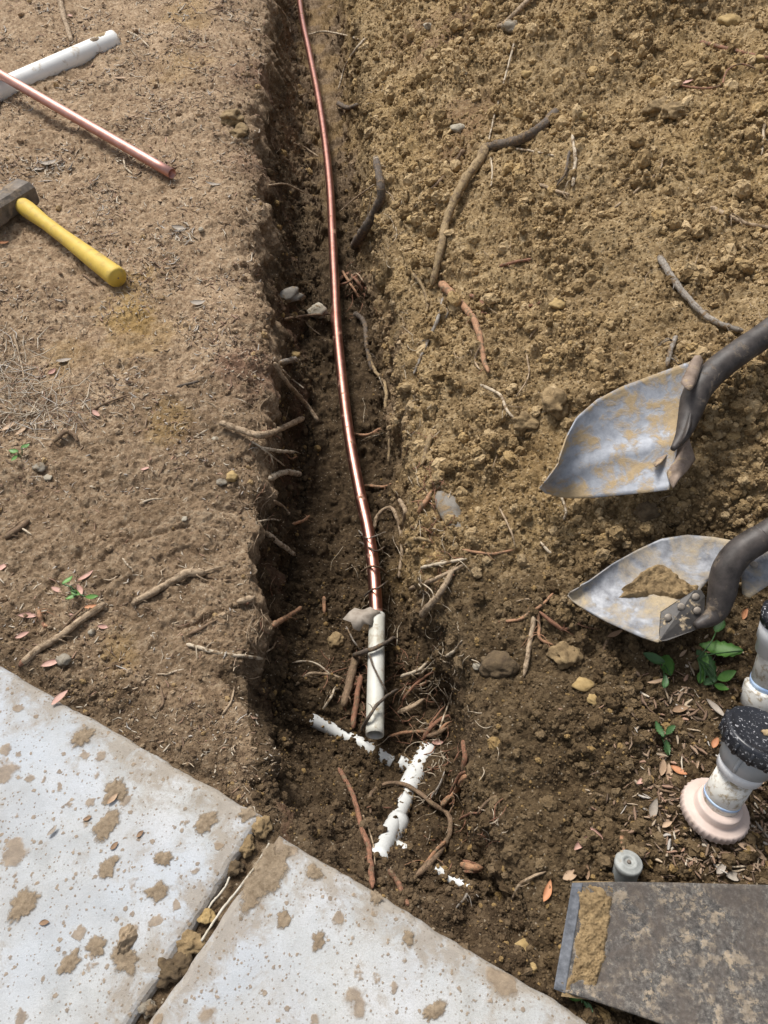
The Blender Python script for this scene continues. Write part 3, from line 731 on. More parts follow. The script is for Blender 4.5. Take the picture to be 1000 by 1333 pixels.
# buried white plumbing by the slab
PIPE_CRUMBS = []
def buried(pts, rpx, sink, n=24):
    out = []
    for a, b in pts:
        p = on(a, b, 0); r = rpx * mpp(p); out.append(p - Vector((0, 0, r * sink)))
    r = rpx * mpp(out[0]); pth = catmull([p[:] for p in out], 40)
    for k in range(int(10 * len(pts) * 2)):
        i = random.randrange(39); t_ = pth[i + 1] - pth[i]; sdv = np.cross(t_, (0, 0, 1)); sdv /= np.linalg.norm(sdv); a = random.choice((-1, 1)) * (math.pi / 2 * random.random() ** 0.45) * 0.95
        PIPE_CRUMBS.append(pth[i] + t_ * random.random() + sdv * math.sin(a) * r + np.array((0, 0, math.cos(a) * r)))
    return out, r
o = thing('buried_pipe', 'half buried white plastic pipe with a tee, uncovered in the hole beside the slab', 'pipe', on(530, 1010, 0))
pp, r = buried([(402, 934), (440, 952), (480, 972), (512, 992)], 8.5, 0.42)
part('branch_pipe', tube(catmull(pp, 24), r, 20), 'pvc_buried', o)
pp, r = buried([(560, 972), (546, 996), (530, 1028)], 13, 0.62)
part('tee_fitting', tube(catmull(pp, 20), r, 22), 'pvc_buried', o)
pp, r = buried([(518, 990), (535, 998), (548, 1003)], 9.5, 0.45)
part('tee_socket', tube(catmull(pp, 10), r, 20), 'pvc_buried', o)
pp, r = buried([(534, 1022), (522, 1052), (506, 1084), (492, 1118)], 10.5, 0.55)
part('main_pipe', tube(catmull(pp, 24), r, 20), 'pvc_buried', o)
pp, r = buried([(520, 1066), (504, 1094), (490, 1120)], 14, 0.66)
part('coupling', tube(catmull(pp, 16), r, 22), 'pvc_buried', o)
pp, r = buried([(514, 1100), (530, 1108)], 8, 0.4)
part('side_stub', tube(catmull(pp, 8), r, 16), 'pvc_buried', o)
pp, r = buried([(566, 1131), (590, 1146), (614, 1157)], 6.0, -0.25)
solo('plastic_pipe', tube(catmull(pp, 14), r, 16), 'pvc_buried', 'short white pipe stub poking out of the hole below the red root stump', 'pipe')

# ------------------------------------------------------------------ hammer
hA, hB = on(30, 268, 0.036), on(154, 362, 0.024)
ax = (hB - hA); L = ax.length; ax.normalize()
o = thing('sledge_hammer', 'short sledge hammer with dark iron head and yellow handle on the trodden earth', 'hammer', hA.lerp(hB, .5))
s_ = mpp(hA.lerp(hB, .5))
prof = [(0.0, 11), (0.06, 11.6), (0.12, 10.8), (0.25, 9.0), (0.45, 9.2), (0.62, 10.6), (0.78, 11.8), (0.90, 12.6), (0.97, 13.2), (0.99, 12.9), (1.0, 11.6)]
up = Vector((0, 0, 1)); sd_ = ax.cross(up).normalized(); upv = sd_.cross(ax)
Vv, Fc = lathe(hA - ax * 0.035, ax, [(0.0, 9 * s_)] + [(0.035 + t * L, r * s_) for t, r in prof], 28)
hd = part('handle', (Vv, Fc), 'yellow', o)
part('hang_hole', lathe(hB + ax * 0.0002, ax, [(0, 0.0022), (0.0008, 0.002)], 12), 'iron', hd)
# head: octagonal block with chamfered ends, axis across the handle
c = on(20, 262, 0.034)
hax = (on(52, 244, 0.034) - on(-20, 288, 0.034)).normalized(); hl = 0.080; hw = 0.032
n1v = Vector((0, 0, 1)); n2v = hax.cross(n1v).normalized(); Vv = []; Fc = []
cs = [(-.62, -1), (.62, -1), (1, -.62), (1, .62), (.62, 1), (-.62, 1), (-1, .62), (-1, -.62)]
ctr = on(22, 258, 0.036)
stations = [(-1.0, .86), (-.93, 1.0), (-.45, 1.0), (-.35, .90), (.2, .90), (.32, 1.0), (.93, 1.0), (1.0, .86)]
ctr = ctr - hax * 0.035
for t, k in stations:
    for a, b in cs: Vv.append(ctr + hax * (t * hl) + (n2v * a + n1v * b) * hw * k)
for i in range(len(stations) - 1):
    for k in range(8):
        a = i * 8 + k; b = i * 8 + (k + 1) % 8; Fc.append((a, b, b + 8, a + 8))
Fc.append(tuple(range(7, -1, -1))); Fc.append(tuple((len(stations) - 1) * 8 + k for k in range(8)))
part('head', (Vv, Fc), 'iron', o, smooth=False)

# ------------------------------------------------------------------ shovels
def polyres(poly, n):
    p = np.array(poly, float); d = np.r_[0, np.cumsum(np.hypot(*np.diff(p, axis=0).T))]
    t = np.linspace(0, d[-1], n)
    return np.stack([np.interp(t, d, p[:, 0]), np.interp(t, d, p[:, 1])], 1)
def sheet(tp, bt, zf, nu=36, nv=24, th=0.0025):
    """curved metal sheet: upper and lower outline, height as a function of (u along, v across)"""
    A, B = polyres(tp, nu), polyres(bt, nu); V1 = []
    for i in range(nu):
        for j in range(nv):
            v = j / (nv - 1); q = A[i] * (1 - v) + B[i] * v
            V1.append(P(q[0], q[1], zf(i / (nu - 1), v)))
    # thickness along local normal
    G = np.array([p[:] for p in V1]).reshape(nu, nv, 3)
    nn = np.cross(np.gradient(G, axis=0), np.gradient(G, axis=1)); nn /= np.linalg.norm(nn, axis=2)[..., None] + 1e-12
    nn[nn[..., 2] > 0] *= -1
    G2 = G + nn * th
    V_ = np.concatenate([G.reshape(-1, 3), G2.reshape(-1, 3)]); k0 = nu * nv; Fc = []
    for i in range(nu - 1):
        for j in range(nv - 1):
            a = i * nv + j; Fc.append((a, a + 1, a + nv + 1, a + nv)); Fc.append((a + k0, a + nv + k0, a + nv + 1 + k0, a + 1 + k0))
    rim = [(0, j) for j in range(nv)] + [(i, nv - 1) for i in range(1, nu)] + [(nu - 1, j) for j in range(nv - 2, -1, -1)] + [(i, 0) for i in range(nu - 2, 0, -1)]
    rim = [i * nv + j for i, j in rim]
    for a, b in zip(rim, rim[1:] + rim[:1]): Fc.append((a, a + k0, b + k0, b))
    return V_, Fc
def plate(poly_px, zs, th=0.003, bend=0.0):
    """thin plate from an outline; zs are the heights of its corners"""
    T = [P(a, b, z_) for (a, b), z_ in zip(poly_px, zs)]
    n = (T[1] - T[0]).cross(T[2] - T[0]).normalized()
    if n.z > 0: n = -n
    k = len(T); Vv = T + [p + n * th for p in T]
    Fc = [tuple(range(k)), tuple(range(2 * k - 1, k - 1, -1))] + [(i, i + k, (i + 1) % k + k, (i + 1) % k) for i in range(k)]
    return Vv, Fc, -n
def gz(px, py): return hit(px, py)[0].z

# upper shovel
g_su, g_sl, g_tu, g_tl = gz(905, 468), gz(870, 637), gz(765, 528), gz(703, 632)
zc = max(g_su, g_tu, gz(820, 560), g_sl)
z00, z01, z10, z11 = g_su + 0.055, g_sl + 0.060, g_tu + 0.030, g_tl + 0.018
def zf1(u, v): return (z00 * (1 - v) + z01 * v) * (1 - u) + (z10 * (1 - v) + z11 * v) * u + 0.011 * (abs(2 * v - 1) ** 2.2 - 0.9) * (1 - 0.6 * u) + 0.006 * math.exp(-((v - 0.62) / 0.10) ** 2) * (1 - u) ** 0.6
s1 = thing('shovel', 'shovel with a clean bright steel blade half coated in dry yellow mud', 'shovel', P(820, 580, zf1(.5, .5)))
part('blade', sheet([(905, 468), (850, 488), (810, 503), (778, 520), (752, 543), (738, 570), (728, 600), (708, 628)],
     [(871, 637), (840, 641), (800, 645), (770, 648), (745, 649), (725, 647), (712, 642), (703, 634)], zf1, 44, 28), 'steel', s1)
zs_ = (z00 + z01) / 2
hp = [P(876, 585, zs_ - 0.002), P(889, 566, zs_ + 0.004), P(898, 540, zs_ + 0.014), P(908, 510, zs_ + 0.030), P(930, 484, zs_ + 0.046), P(965, 457, zs_ + 0.064), P(1012, 424, zs_ + 0.085)]
dlast = (hp[-1] - hp[-2]).normalized()
hp += [hp[-1] + dlast * 0.35 + Vector((0, 0, 0.02)), hp[-1] + dlast * 0.95 + Vector((0, 0, 0.06))]
path = catmull(hp, 60); rad = np.interp(np.linspace(0, 1, 60), [0, .1, .2, .32, .42, .6, 1], [0.004, 0.010, 0.015, 0.0205, 0.0215, 0.021, 0.020])
part('shaft', tube(path, rad, 24, 0.02, seed=3), 'shaft', s1)
# socket that spreads over the back of the blade, and the two folded treads
soc = sheet([(906, 474), (913, 474), (918, 488), (914, 515), (908, 542)], [(896, 500), (893, 520), (890, 542), (887, 562), (884, 580)], lambda u, v: zs_ + 0.002 + 0.022 * math.sin(v * math.pi) + 0.012 * (1 - u), 14, 12)
part('socket', soc, 'shaft', s1)
part('tread', sheet([(899, 470), (905, 462), (912, 462), (916, 470)], [(886, 498), (893, 505), (900, 508), (906, 500)], lambda u, v: z00 + 0.010 + 0.006 * math.sin(u * math.pi) - 0.008 * v, 10, 8, 0.003), 'tread', s1)
part('tread', sheet([(874, 573), (884, 562), (896, 566), (902, 585), (906, 598)], [(868, 617), (872, 628), (876, 636), (884, 625), (896, 612)], lambda u, v: z01 + 0.006 + 0.022 * math.sin(u * math.pi * 0.9) * (1 - 0.5 * v), 12, 10, 0.003), 'tread', s1, 'rusty folded foot tread caked with mud')
part('tread_lip', sheet([(850, 604), (858, 594), (866, 580), (871, 570)], [(853, 607), (862, 600), (869, 590), (874, 577)], lambda u, v: z01 + 0.008 + 0.010 * v, 8, 4, 0.002), 'tread', s1)

# lower shovel
g_su, g_sl, g_tu, g_tl = gz(960, 705), gz(857, 836), gz(790, 735), gz(742, 775)
y00, y01, y10, y11 = g_su + 0.050, g_sl + 0.062, g_tu + 0.030, g_tl + 0.028
ymid = gz(850, 770)
def zf2(u, v): return max(ymid * 0, (y00 * (1 - v) + y01 * v) * (1 - u) + (y10 * (1 - v) + y11 * v) * u + 0.016 * (abs(2 * v - 1) ** 2 - 0.8) * (1 - 0.7 * u))
s2 = thing('shovel', 'worn shovel with curved black shaft and a heap of soil on its blade', 'shovel', P(850, 770, zf2(.5, .5)))
bl2 = part('blade', sheet([(962, 705), (930, 699), (895, 696), (862, 701), (832, 715), (800, 733), (768, 757), (742, 770)],
     [(857, 836), (835, 829), (810, 818), (790, 809), (770, 798), (755, 789), (745, 782), (739, 775)], zf2, 44, 28), 'steel_worn', s2)
ys = (y00 + y01) / 2
hp = [P(905, 815, ys - 0.005), P(930, 800, ys + 0.000), P(940, 772, ys + 0.022), P(945, 745, ys + 0.045), P(960, 722, ys + 0.064), P(985, 704, ys + 0.08), P(1020, 683, ys + 0.096)]
dlast = (hp[-1] - hp[-2]).normalized()
hp += [hp[-1] + dlast * 0.3 + Vector((0, 0, 0.03)), hp[-1] + dlast * 0.9 + Vector((0, 0, 0.10))]
path = catmull(hp, 60); rad = np.interp(np.linspace(0, 1, 60), [0, .08, .16, .26, .4, .6, 1], [0.005, 0.012, 0.017, 0.0205, 0.0215, 0.021, 0.020])
part('shaft', tube(path, rad, 24, 0.02, seed=5), 'shaft', s2)
pl = [(861, 797), (904, 769), (913, 768), (918, 776), (917, 800), (911, 818), (868, 834), (858, 835)]
pv, pf, pn = plate(pl, [y01 + 0.006, y01 + 0.030, y01 + 0.031, y01 + 0.030, y01 + 0.020, y01 + 0.012, y01 + 0.004, y01 + 0.002])
pt = part('tread', (pv, pf), 'plate', s2, 'black bolted foot tread with four round bolt heads', smooth=False)
for a, b, f in ((870, 804, .30), (887, 790, .65), (906, 777, 1.0), (908, 795, .8)):
    c = P(a, b, y01 + 0.008 + 0.022 * f)
    part('rivet', lathe(c - pn * 0.001, pn, [(0, 0.0058), (0.0015, 0.0056), (0.0026, 0.0042), (0.003, 0.002)], 14), 'rivet', pt)
part('tread', sheet([(966, 738), (978, 722), (1004, 706), (1030, 700)], [(966, 772), (975, 779), (1003, 760), (1030, 745)], lambda u, v: y00 + 0.004 + 0.012 * u - 0.01 * v, 12, 8, 0.003), 'steel_worn', s2)
part('rivet', lathe(P(982, 735, y00 + 0.009), (0, 0, 1), [(0, 0.0058), (0.0016, 0.0054), (0.0028, 0.0035)], 14), 'rivet', s2)

def heap(tp, bt, zf, h, seed, nu, nv, dip):
    """loose soil lying on a blade: ragged where it thins out below the blade's surface"""
    A, B = polyres(tp, nu), polyres(bt, nu); Vv = []; Fc = []; base = []
    for i in range(nu):
        for j in range(nv):
            v = j / (nv - 1); q = A[i] * (1 - v) + B[i] * v; base.append(P(q[0], q[1], zf(q[0], q[1]))[:])
    base = np.array(base); u = np.repeat(np.linspace(0, 1, nu), nv); v = np.tile(np.linspace(0, 1, nv), nu)
    tap = np.minimum(1, 2.6 * np.minimum(np.minimum(u, 1 - u), np.minimum(v, 1 - v)) * 2)
    d = h * (tap * 0.9 + 1.3 * perlin(base, 38, seed) * (1 - 0.5 * tap) + 0.6 * perlin(base, 100, seed + 1) - dip * (1 - tap) - 0.12) + 0.0011 * rng.normal(size=len(base)) * tap
    w_, c_ = worley(base, 150, seed); d += np.clip(0.6 - w_, 0, 1) * c_ * 0.006 * tap
    base[:, 2] += d
    for i in range(nu - 1):
        for j in range(nv - 1):
            k = i * nv + j; Fc.append((k, k + 1, k + nv + 1, k + nv))
    return base, Fc
def surf_fit(zf, tp, bt):
    A, B = polyres(tp, 20), polyres(bt, 20); pts_ = []
    for i in range(20):
        for j in range(12):
            v = j / 11; q = A[i] * (1 - v) + B[i] * v; pts_.append((q[0], q[1], zf(i / 19, v)))
    pts_ = np.array(pts_)
    def f(a, b):
        d = (pts_[:, 0] - a) ** 2 + (pts_[:, 1] - b) ** 2; k = np.argsort(d)[:4]; w_ = 1 / (d[k] + 1); return float((pts_[k, 2] * w_).sum() / w_.sum())
    return f
f2 = surf_fit(zf2, [(962, 705), (930, 699), (895, 696), (862, 701), (832, 715), (800, 733), (768, 757), (742, 770)], [(857, 836), (835, 829), (810, 818), (790, 809), (770, 798), (755, 789), (745, 782), (739, 775)])
solo('soil_heap', heap([(798, 772), (822, 758), (840, 738), (854, 729), (870, 738), (886, 752), (902, 760), (916, 766)], [(800, 778), (822, 780), (842, 781), (858, 782), (872, 784), (888, 784), (902, 782), (914, 776)], f2, 0.010, 9, 70, 46, 0.5), 'clod', 'small brown soil heap lying on the blade of the lower shovel', 'soil')

# square blade at the lower right
zb0 = max(gz(760, 1160), gz(800, 1290), gz(900, 1200), gz(990, 1170)) + 0.010
zb0 = max(zb0, SLAB_Z + 0.018)
tp3 = [(747, 1149), (800, 1148), (880, 1149), (960, 1151), (1040, 1153), (1120, 1157)]
bt3 = [(722, 1287), (770, 1301), (830, 1321), (900, 1346), (980, 1376), (1070, 1408)]
def zf3(u, v): return zb0 + 0.030 * u + 0.010 * (abs(2 * v - 1) ** 2) - 0.010 * (1 - u) ** 6
s3 = thing('shovel', 'flat square shovel blade, grey and stained, overlapping the slab at the lower right', 'shovel', P(880, 1250, zb0))
part('blade', sheet(tp3, bt3, zf3, 50, 30, 0.0028), 'steel_old', s3)
f3 = surf_fit(zf3, tp3, bt3)
part('worn_edge', sheet([(745, 1149.5), (752, 1149.5), (759, 1149.5)], [(721, 1287), (728, 1290), (736, 1293)], lambda u, v: f3(745 + 14 * u - 24 * v, 1150 + 138 * v) + 0.0014, 8, 26, 0.0008), 'steel_edge', s3, 'bluish bare steel along the digging edge')
part('socket', tube(catmull([P(1085, 1262, zb0 + 0.040), P(1150, 1285, zb0 + 0.08), P(1230, 1315, zb0 + 0.15)], 20), np.linspace(0.016, 0.021, 20), 16), 'steel_old', s3)
part('shaft', tube(catmull([P(1225, 1313, zb0 + 0.147), P(1500, 1420, zb0 + 0.40), P(1800, 1560, zb0 + 0.62)], 20), 0.019, 16), 'brown', s3)
solo('soil_heap', heap([(746, 1146), (750, 1170), (749, 1195), (746, 1225), (741, 1255), (735, 1280), (731, 1297)], [(798, 1147), (804, 1165), (802, 1185), (796, 1215), (793, 1245), (784, 1272), (778, 1302)], f3, 0.005, 12, 110, 36, 0.9), 'clod', 'strip of caked brown soil along the edge of the flat shovel blade', 'soil')

# ------------------------------------------------------------------ upright drain pipes and stub
b0 = on(929, 1056, 0.010); axis = (P(996, 950, b0.z + 0.150) - b0); KA = axis.length / 0.136; axis.normalize()
o = thing('drain_cleanout', 'upright drain pipe with black screw cap above a pale pink collar', 'pipe', b0)
fl = part('collar', lathe(b0 - axis * 0.004, (axis * 0.55 + Vector((0, 0, 1)) * 0.45), [(0, 0.044), (0.002, 0.0455), (0.012, 0.0460), (0.0155, 0.0450), (0.0165, 0.043), (0.016, 0.033), (0.018, 0.032), (0.028, 0.0315), (0.030, 0.030), (0.030, 0.026)], 144, {2: (36, 0.035), 1: (36, 0.035)}), 'flange', o)
part('pipe', lathe(b0 + axis * 0.012, axis, [(0, 0.0255), (0.062 * KA, 0.0255), (0.062 * KA, 0.020)], 40), 'pvc_gritty', o)
part('primer_ring', lathe(b0 + axis * 0.030, axis, [(0, 0.0258), (0.0045, 0.0258)], 40), 'primer', o)
part('white_hub', lathe(b0 + axis * (0.070 * KA), axis, [(0, 0.028), (0.0008, 0.0305), (0.014 * KA, 0.0312), (0.015 * KA, 0.030)], 44), 'pvc_white', o)
hubg = part('grey_hub', lathe(b0 + axis * (0.084 * KA), axis, [(0, 0.0312), (0.001, 0.0335), (0.022 * KA, 0.0355), (0.030 * KA, 0.0375)], 44), 'pvc_grey', o)
u_ = axis.cross(Vector((0, 0, 1))).normalized(); v_ = u_.cross(axis)
for k in range(4):
    a = k * math.pi / 2 + 3.6; rdir = u_ * math.cos(a) + v_ * math.sin(a)
    part('lug', tube(catmull([b0 + axis * (0.086 * KA) + rdir * 0.0335, b0 + axis * (0.112 * KA) + rdir * 0.0362], 4), 0.0028, 6), 'pvc_grey', hubg)
cz = 0.112 * KA
cap = part('cap', lathe(b0 + axis * cz, axis, [(0, 0.040), (0.001, 0.0455), (0.003, 0.0468), (0.012, 0.0475), (0.020, 0.0475), (0.0245, 0.0462), (0.0262, 0.0435), (0.0258, 0.041), (0.0246, 0.0395), (0.0243, 0.030), (0.0246, 0.001)], 72), 'cap', o)
for k in range(14):
    a = k * 2 * math.pi / 14; rdir = u_ * math.cos(a) + v_ * math.sin(a)
    part('grip_rib', tube(catmull([b0 + axis * (cz + 0.002) + rdir * 0.0468, b0 + axis * (cz + 0.021) + rdir * 0.0474], 3), 0.0030, 6), 'cap', cap)
V_, F_ = lump(0.0055, 77, 2, 0.6, 0.4); kq = b0 + axis * (cz + 0.026) + u_ * 0.004 - v_ * 0.0
solo('mud_crumb', (V_ + np.array(kq), F_), 'mud_pale', 'tan crumb of dried mud on top of the black screw cap', 'mud')
# second pipe cut by the frame
d0 = on(990, 916, 0.0); ax2 = (P(1030, 795, d0.z + 0.17) - d0).normalized()
o = thing('drain_pipe', 'gritty white drain pipe smeared with blue primer behind the black cap', 'pipe', d0)
part('socket', lathe(d0 - ax2 * 0.02, ax2, [(0, 0.031), (0.06, 0.031), (0.062, 0.029), (0.062, 0.024)], 40), 'pvc_gritty', o)
part('pipe', lathe(d0 + ax2 * 0.03, ax2, [(0, 0.0245), (0.12, 0.0245), (0.12, 0.02)], 36), 'pvc_gritty', o)
part('primer_ring', lathe(d0 + ax2 * 0.041, ax2, [(0, 0.0248), (0.010, 0.0252)], 36), 'primer', o)
part('upper_hub', lathe(d0 + ax2 * 0.105, ax2, [(0, 0.027), (0.001, 0.0305), (0.022, 0.031), (0.024, 0.0335), (0.06, 0.034), (0.062, 0.03)], 40), 'pvc_white', o)
part('black_band', lathe(d0 + ax2 * 0.160, ax2, [(0, 0.036), (0.02, 0.0365), (0.021, 0.03)], 40), 'cap', o)
uu = ax2.cross(Vector((0, 0, 1))).normalized(); vv = uu.cross(ax2); rd = (-vv * 0.75 + uu * -0.65).normalized()
if rd.dot(CAMP - d0) < 0: rd = -rd
part('marker_line', tube(catmull([d0 + ax2 * 0.052 + rd * 0.0243, d0 + ax2 * 0.100 + rd * 0.0243], 4), 0.0012, 6), 'marker', o)
# threaded stub
e0 = on(812, 1142, 0.0); ax3 = (P(819, 1122, e0.z + 0.035) - e0).normalized()
o = thing('threaded_stub', 'small grey threaded stub with a round centre hole, standing above the flat blade', 'stub', e0)
pr = [(-0.01, 0.0155)]
for k in range(9): pr += [(0.003 * k, 0.0152), (0.003 * k + 0.0015, 0.0168)]
part('threaded_body', lathe(e0, ax3, pr + [(0.028, 0.0168)], 30), 'bolt', o)
hdp = part('head', lathe(e0 + ax3 * 0.028, ax3, [(0, 0.0175), (0.001, 0.0182), (0.008, 0.0182), (0.0095, 0.0165), (0.0093, 0.012), (0.0105, 0.0115), (0.0105, 0.007), (0.008, 0.0065), (0.008, 0.001)], 32), 'bolt', o)
part('centre_pin', lathe(e0 + ax3 * 0.0362, ax3, [(0, 0.0028), (0.002, 0.0026), (0.0024, 0.001)], 14), 'iron', hdp)

# ------------------------------------------------------------------ roots and sticks
_seed = [100]
def root_mesh(pts, rpx, rpx2=None, wig=0.13, sides=8, lift=0.6, rough=0.10):
    """pts: (px, py) or (px, py, extra lift in mm); radii in photo pixels at both ends"""
    _seed[0] += 1; sd = _seed[0]
    W_ = []
    for q in pts:
        h0 = on(q[0], q[1], 0); r = rpx * mpp(h0)
        if len(q) > 3: W_.append(P(q[0], q[1], q[3])); continue
        W_.append(on(q[0], q[1], r * lift + (q[2] if len(q) > 2 else 0) * 0.001))
    r0 = rpx * mpp(W_[0]); r1 = (rpx2 if rpx2 is not None else rpx * 0.65) * mpp(W_[-1])
    L = sum((W_[i + 1] - W_[i]).length for i in range(len(W_) - 1))
    n = max(8, min(60, int(L / 0.0045)))
    W_ = [p + Vector((random.uniform(-1, 1), random.uniform(-1, 1), 0)) * min(r0, 0.003) * 0.5 for p in W_]
    path = catmull([p[:] for p in W_], n)
    k = np.linspace(0, 1, n); q3 = np.c_[path[:, 0], path[:, 1], path[:, 2]]
    env = np.sin(k * math.pi)[:, None] * 0.7 + 0.3
    wv = np.stack([perlin(q3, 38, sd + 1), perlin(q3, 38, sd + 2), 0.5 * perlin(q3, 38, sd + 3)], 1)
    path = path + wv * env * min(max(r0, 0.0015), 0.004) * wig * 4
    rad = 0.88 * (r0 * (1 - k) + r1 * k) * (1 + 0.10 * perlin(q3, 60, sd + 5) + 0.14 * perlin(q3, 170, sd + 6))
    rad[0] *= 0.45; rad[1] *= 0.85; rad[-1] *= 0.35; rad[-2] *= 0.75
    VF = tube(path, np.maximum(rad, 0.0005), sides, rough, True, sd)
    acc = np.r_[0, np.cumsum(np.linalg.norm(np.diff(path, axis=0), axis=1))]
    BARK[id(VF[0])] = np.array([(math.cos(6.2832 * j / sides) * r0, math.sin(6.2832 * j / sides) * r0, acc[i] * 0.10 + sd * 0.37) for i in range(n) for j in range(sides)])
    rr = random.Random(sd * 7)
    if rpx >= 2.2 and L > 0.05:                                        # fine rootlets that leave the stem
        Vl, Fl = list(VF[0]), list(VF[1]); bk = [BARK.pop(id(VF[0]))]
        for _ in range(rr.randint(1, 4)):
            i0 = rr.randint(1, n - 2); t_ = path[min(i0 + 1, n - 1)] - path[i0 - 1]; t_ /= np.linalg.norm(t_) + 1e-9
            sdv = np.cross(t_, (0, 0, 1)) * rr.choice((-1, 1)); ll = rr.uniform(0.010, 0.034)
            p0 = path[i0]; p1 = p0 + (sdv * 0.8 + t_ * 0.5) * ll * .5 + np.array((0, 0, rr.uniform(0, .25) * ll)); p2_ = p0 + (sdv * rr.uniform(.6, 1) + t_ * rr.uniform(.4, 1.2)) * ll - np.array((0, 0, .25 * ll))
            rs = max(0.0005, min(r0, r1 + .0008) * rr.uniform(.15, .3))
            v2, f2 = tube(catmull([p0, p1, p2_], 7), np.linspace(rs, rs * .5, 7), 5, .15, True, sd)
            k0 = len(Vl); Vl += list(v2); Fl += [tuple(q + k0 for q in f) for f in f2]; bk.append(np.array([(0, q * .001, sd) for q in range(len(v2))]))
        VF = (Vl, Fl); BARK[id(Vl)] = np.concatenate(bk)
    return VF, path
def root(pts, rpx, mat, label, rpx2=None, name='root', cat='root', group=None, branches=(), **kw):
    VF, path = root_mesh(pts, rpx, rpx2, **kw)
    if not branches: return solo(name, VF, mat, label, cat, group)
    o = thing(name, label, cat, Vector(path[len(path) // 2]), group)
    part('stem', VF, mat, o)
    for bpts, br, bm_, *nm in branches:
        part(nm[0] if nm else 'branch', root_mesh(bpts, br, None)[0], bm_, o)
    return o
# on the spoil mound
root([(724, 144), (706, 164), (680, 181), (655, 188), (632, 192)], 6.6, 'dark', 'dark bent branch lying on the spoil mound, meeting a long tan root', 7.0, lift=1.3, name='branch', cat='branch', branches=[([(652, 190), (672, 193), (690, 196), (722, 202)], 1.8, 'pale')])
root([(632, 190), (626, 207), (606, 234), (591, 262), (579, 294), (573, 326), (562, 372)], 7.5, 'soilroot', 'long soil crusted tan root running down the mound from the dark branch', 5.0, lift=1.3, branches=[([(632, 193), (640, 214), (639, 246)], 1.6, 'pale')])
root([(604, 195), (590, 217), (572, 236), (553, 253)], 4.0, 'brown', 'brown side root beside the long tan root on the mound', 2.0)
root([(671, 50, 3), (658, 100, 6), (645, 145, 6), (636, 185, 2)], 1.7, 'pale', 'thin straight pale stem rising from the dark branch up the mound', 1.2, wig=0.1)
root([(700, -12), (678, 10), (662, 26), (648, 36)], 4.2, 'tan', 'tan root entering over the top edge on the spoil mound', 3)
root([(574, 368), (590, 384), (605, 401), (615, 414), (624, 440), (630, 468), (637, 484)], 6.8, 'orange', 'thick split root with orange red bark on the trench side of the mound', 3.0, branches=[([(612, 384), (626, 393), (628, 408), (616, 418)], 3.5, 'red', 'bark_curl'), ([(624, 452), (618, 470), (626, 482)], 2.2, 'tan')])
root([(577, 388), (573, 410), (560, 438), (546, 470), (538, 487)], 3.2, 'grey', 'grey forked rootlet hanging below the thick orange root', 1.8, branches=[([(574, 396), (582, 404), (580, 415)], 1.5, 'grey')])
root([(538, 355, 2), (552, 378), (556, 400), (547, 420)], 2.8, 'soilroot', 'soil coloured rootlet between the trench and the thick orange root', 1.6)
root([(858, 334, 4), (870, 354, 5), (890, 380, 6), (912, 405, 6), (938, 421, 4), (968, 431, 2)], 5.2, 'grey', 'curved grey brown stick lying above the upper shovel', 4.0, name='stick', cat='stick')
root([(926, 270), (950, 281), (975, 292), (1010, 298)], 3.6, 'tan', 'thin tan stick at the right edge of the mound', 3, name='stick', cat='stick')
root([(912, 54), (950, 64), (985, 72), (1020, 78)], 2.8, 'red', 'reddish rootlet on the top right of the spoil mound', 2)
root([(874, 108, 3), (902, 114, 2), (936, 112, 3), (948, 91, 4), (966, 83, 3), (994, 93)], 1.6, 'red', 'looping thin red rootlet with a pink scrap, high on the mound', 1.2)
root([(745, 176, 4), (749, 208, 4), (746, 242, 2)], 2.3, 'pale', 'pale dry stalk standing out of the middle of the mound', 2.6, branches=[([(741, 196, 3), (736, 224, 2), (725, 242)], 2.2, 'dark'), ([(703, 240), (725, 249), (742, 253)], 2.8, 'tan')], name='stalk', cat='stalk')
root([(882, 438, 3), (874, 454, 5), (869, 478, 2)], 4.0, 'grey', 'short grey root stub just above the upper shovel blade', 3.5)
root([(626, 500, 4), (650, 514, 5), (660, 533, 5), (673, 549, 1)], 2.6, 'pale', 'curly pale root left of the upper shovel', 1.8)
root([(686, 462, 2), (688, 490, 4), (672, 517, 2)], 1.4, 'tan', 'hair thin rootlet arching beside the upper shovel', 1)
root([(650, 346), (672, 341), (694, 337)], 2.6, 'red', 'short reddish rootlet in the middle of the mound', 2)
root([(684, 401), (702, 394), (722, 390)], 2.2, 'red', 'small dark red rootlet beside a yellow pebble', 1.5)
root([(995, 160), (991, 202)], 2.2, 'pale', 'short pale stalk at the right edge high on the mound', 1.5, name='stalk', cat='stalk')
root([(800, 270), (830, 248), (858, 222), (864, 205)], 2.0, 'tan', 'faint tan rootlet across the middle of the mound', 1.2)
root([(690, 440), (700, 425)], 2.0, 'tan', 'tiny tan root tip poking from the mound', 1.0)
root([(730, 640, 2), (737, 665, 3), (731, 680, 1)], 2.2, 'pale', 'pale rootlet in dark soil between the two shovels', 1.5)
root([(704, 706, 2), (714, 718, 3), (726, 722)], 2.4, 'pale', 'short white root bit left of the lower shovel', 1.6)
root([(696, 802, 3), (692, 830, 4), (682, 880, 2)], 4.2, 'tan', 'broken tan stick pointing down below the orange root knot', 3.6, name='stick', cat='stick')
root([(648, 809), (676, 806), (692, 796), (702, 790), (722, 770)], 2.6, 'orange', 'knot of orange roots left of the lower shovel tip', 2, branches=[([(698, 793, 3), (702, 815, 3), (704, 832, 2), (722, 840)], 3.0, 'orange'), ([(702, 796, 4), (728, 816, 3), (735, 820, 3), (757, 811)], 3.2, 'red'), ([(700, 790), (690, 780), (672, 782)], 1.8, 'tan')])
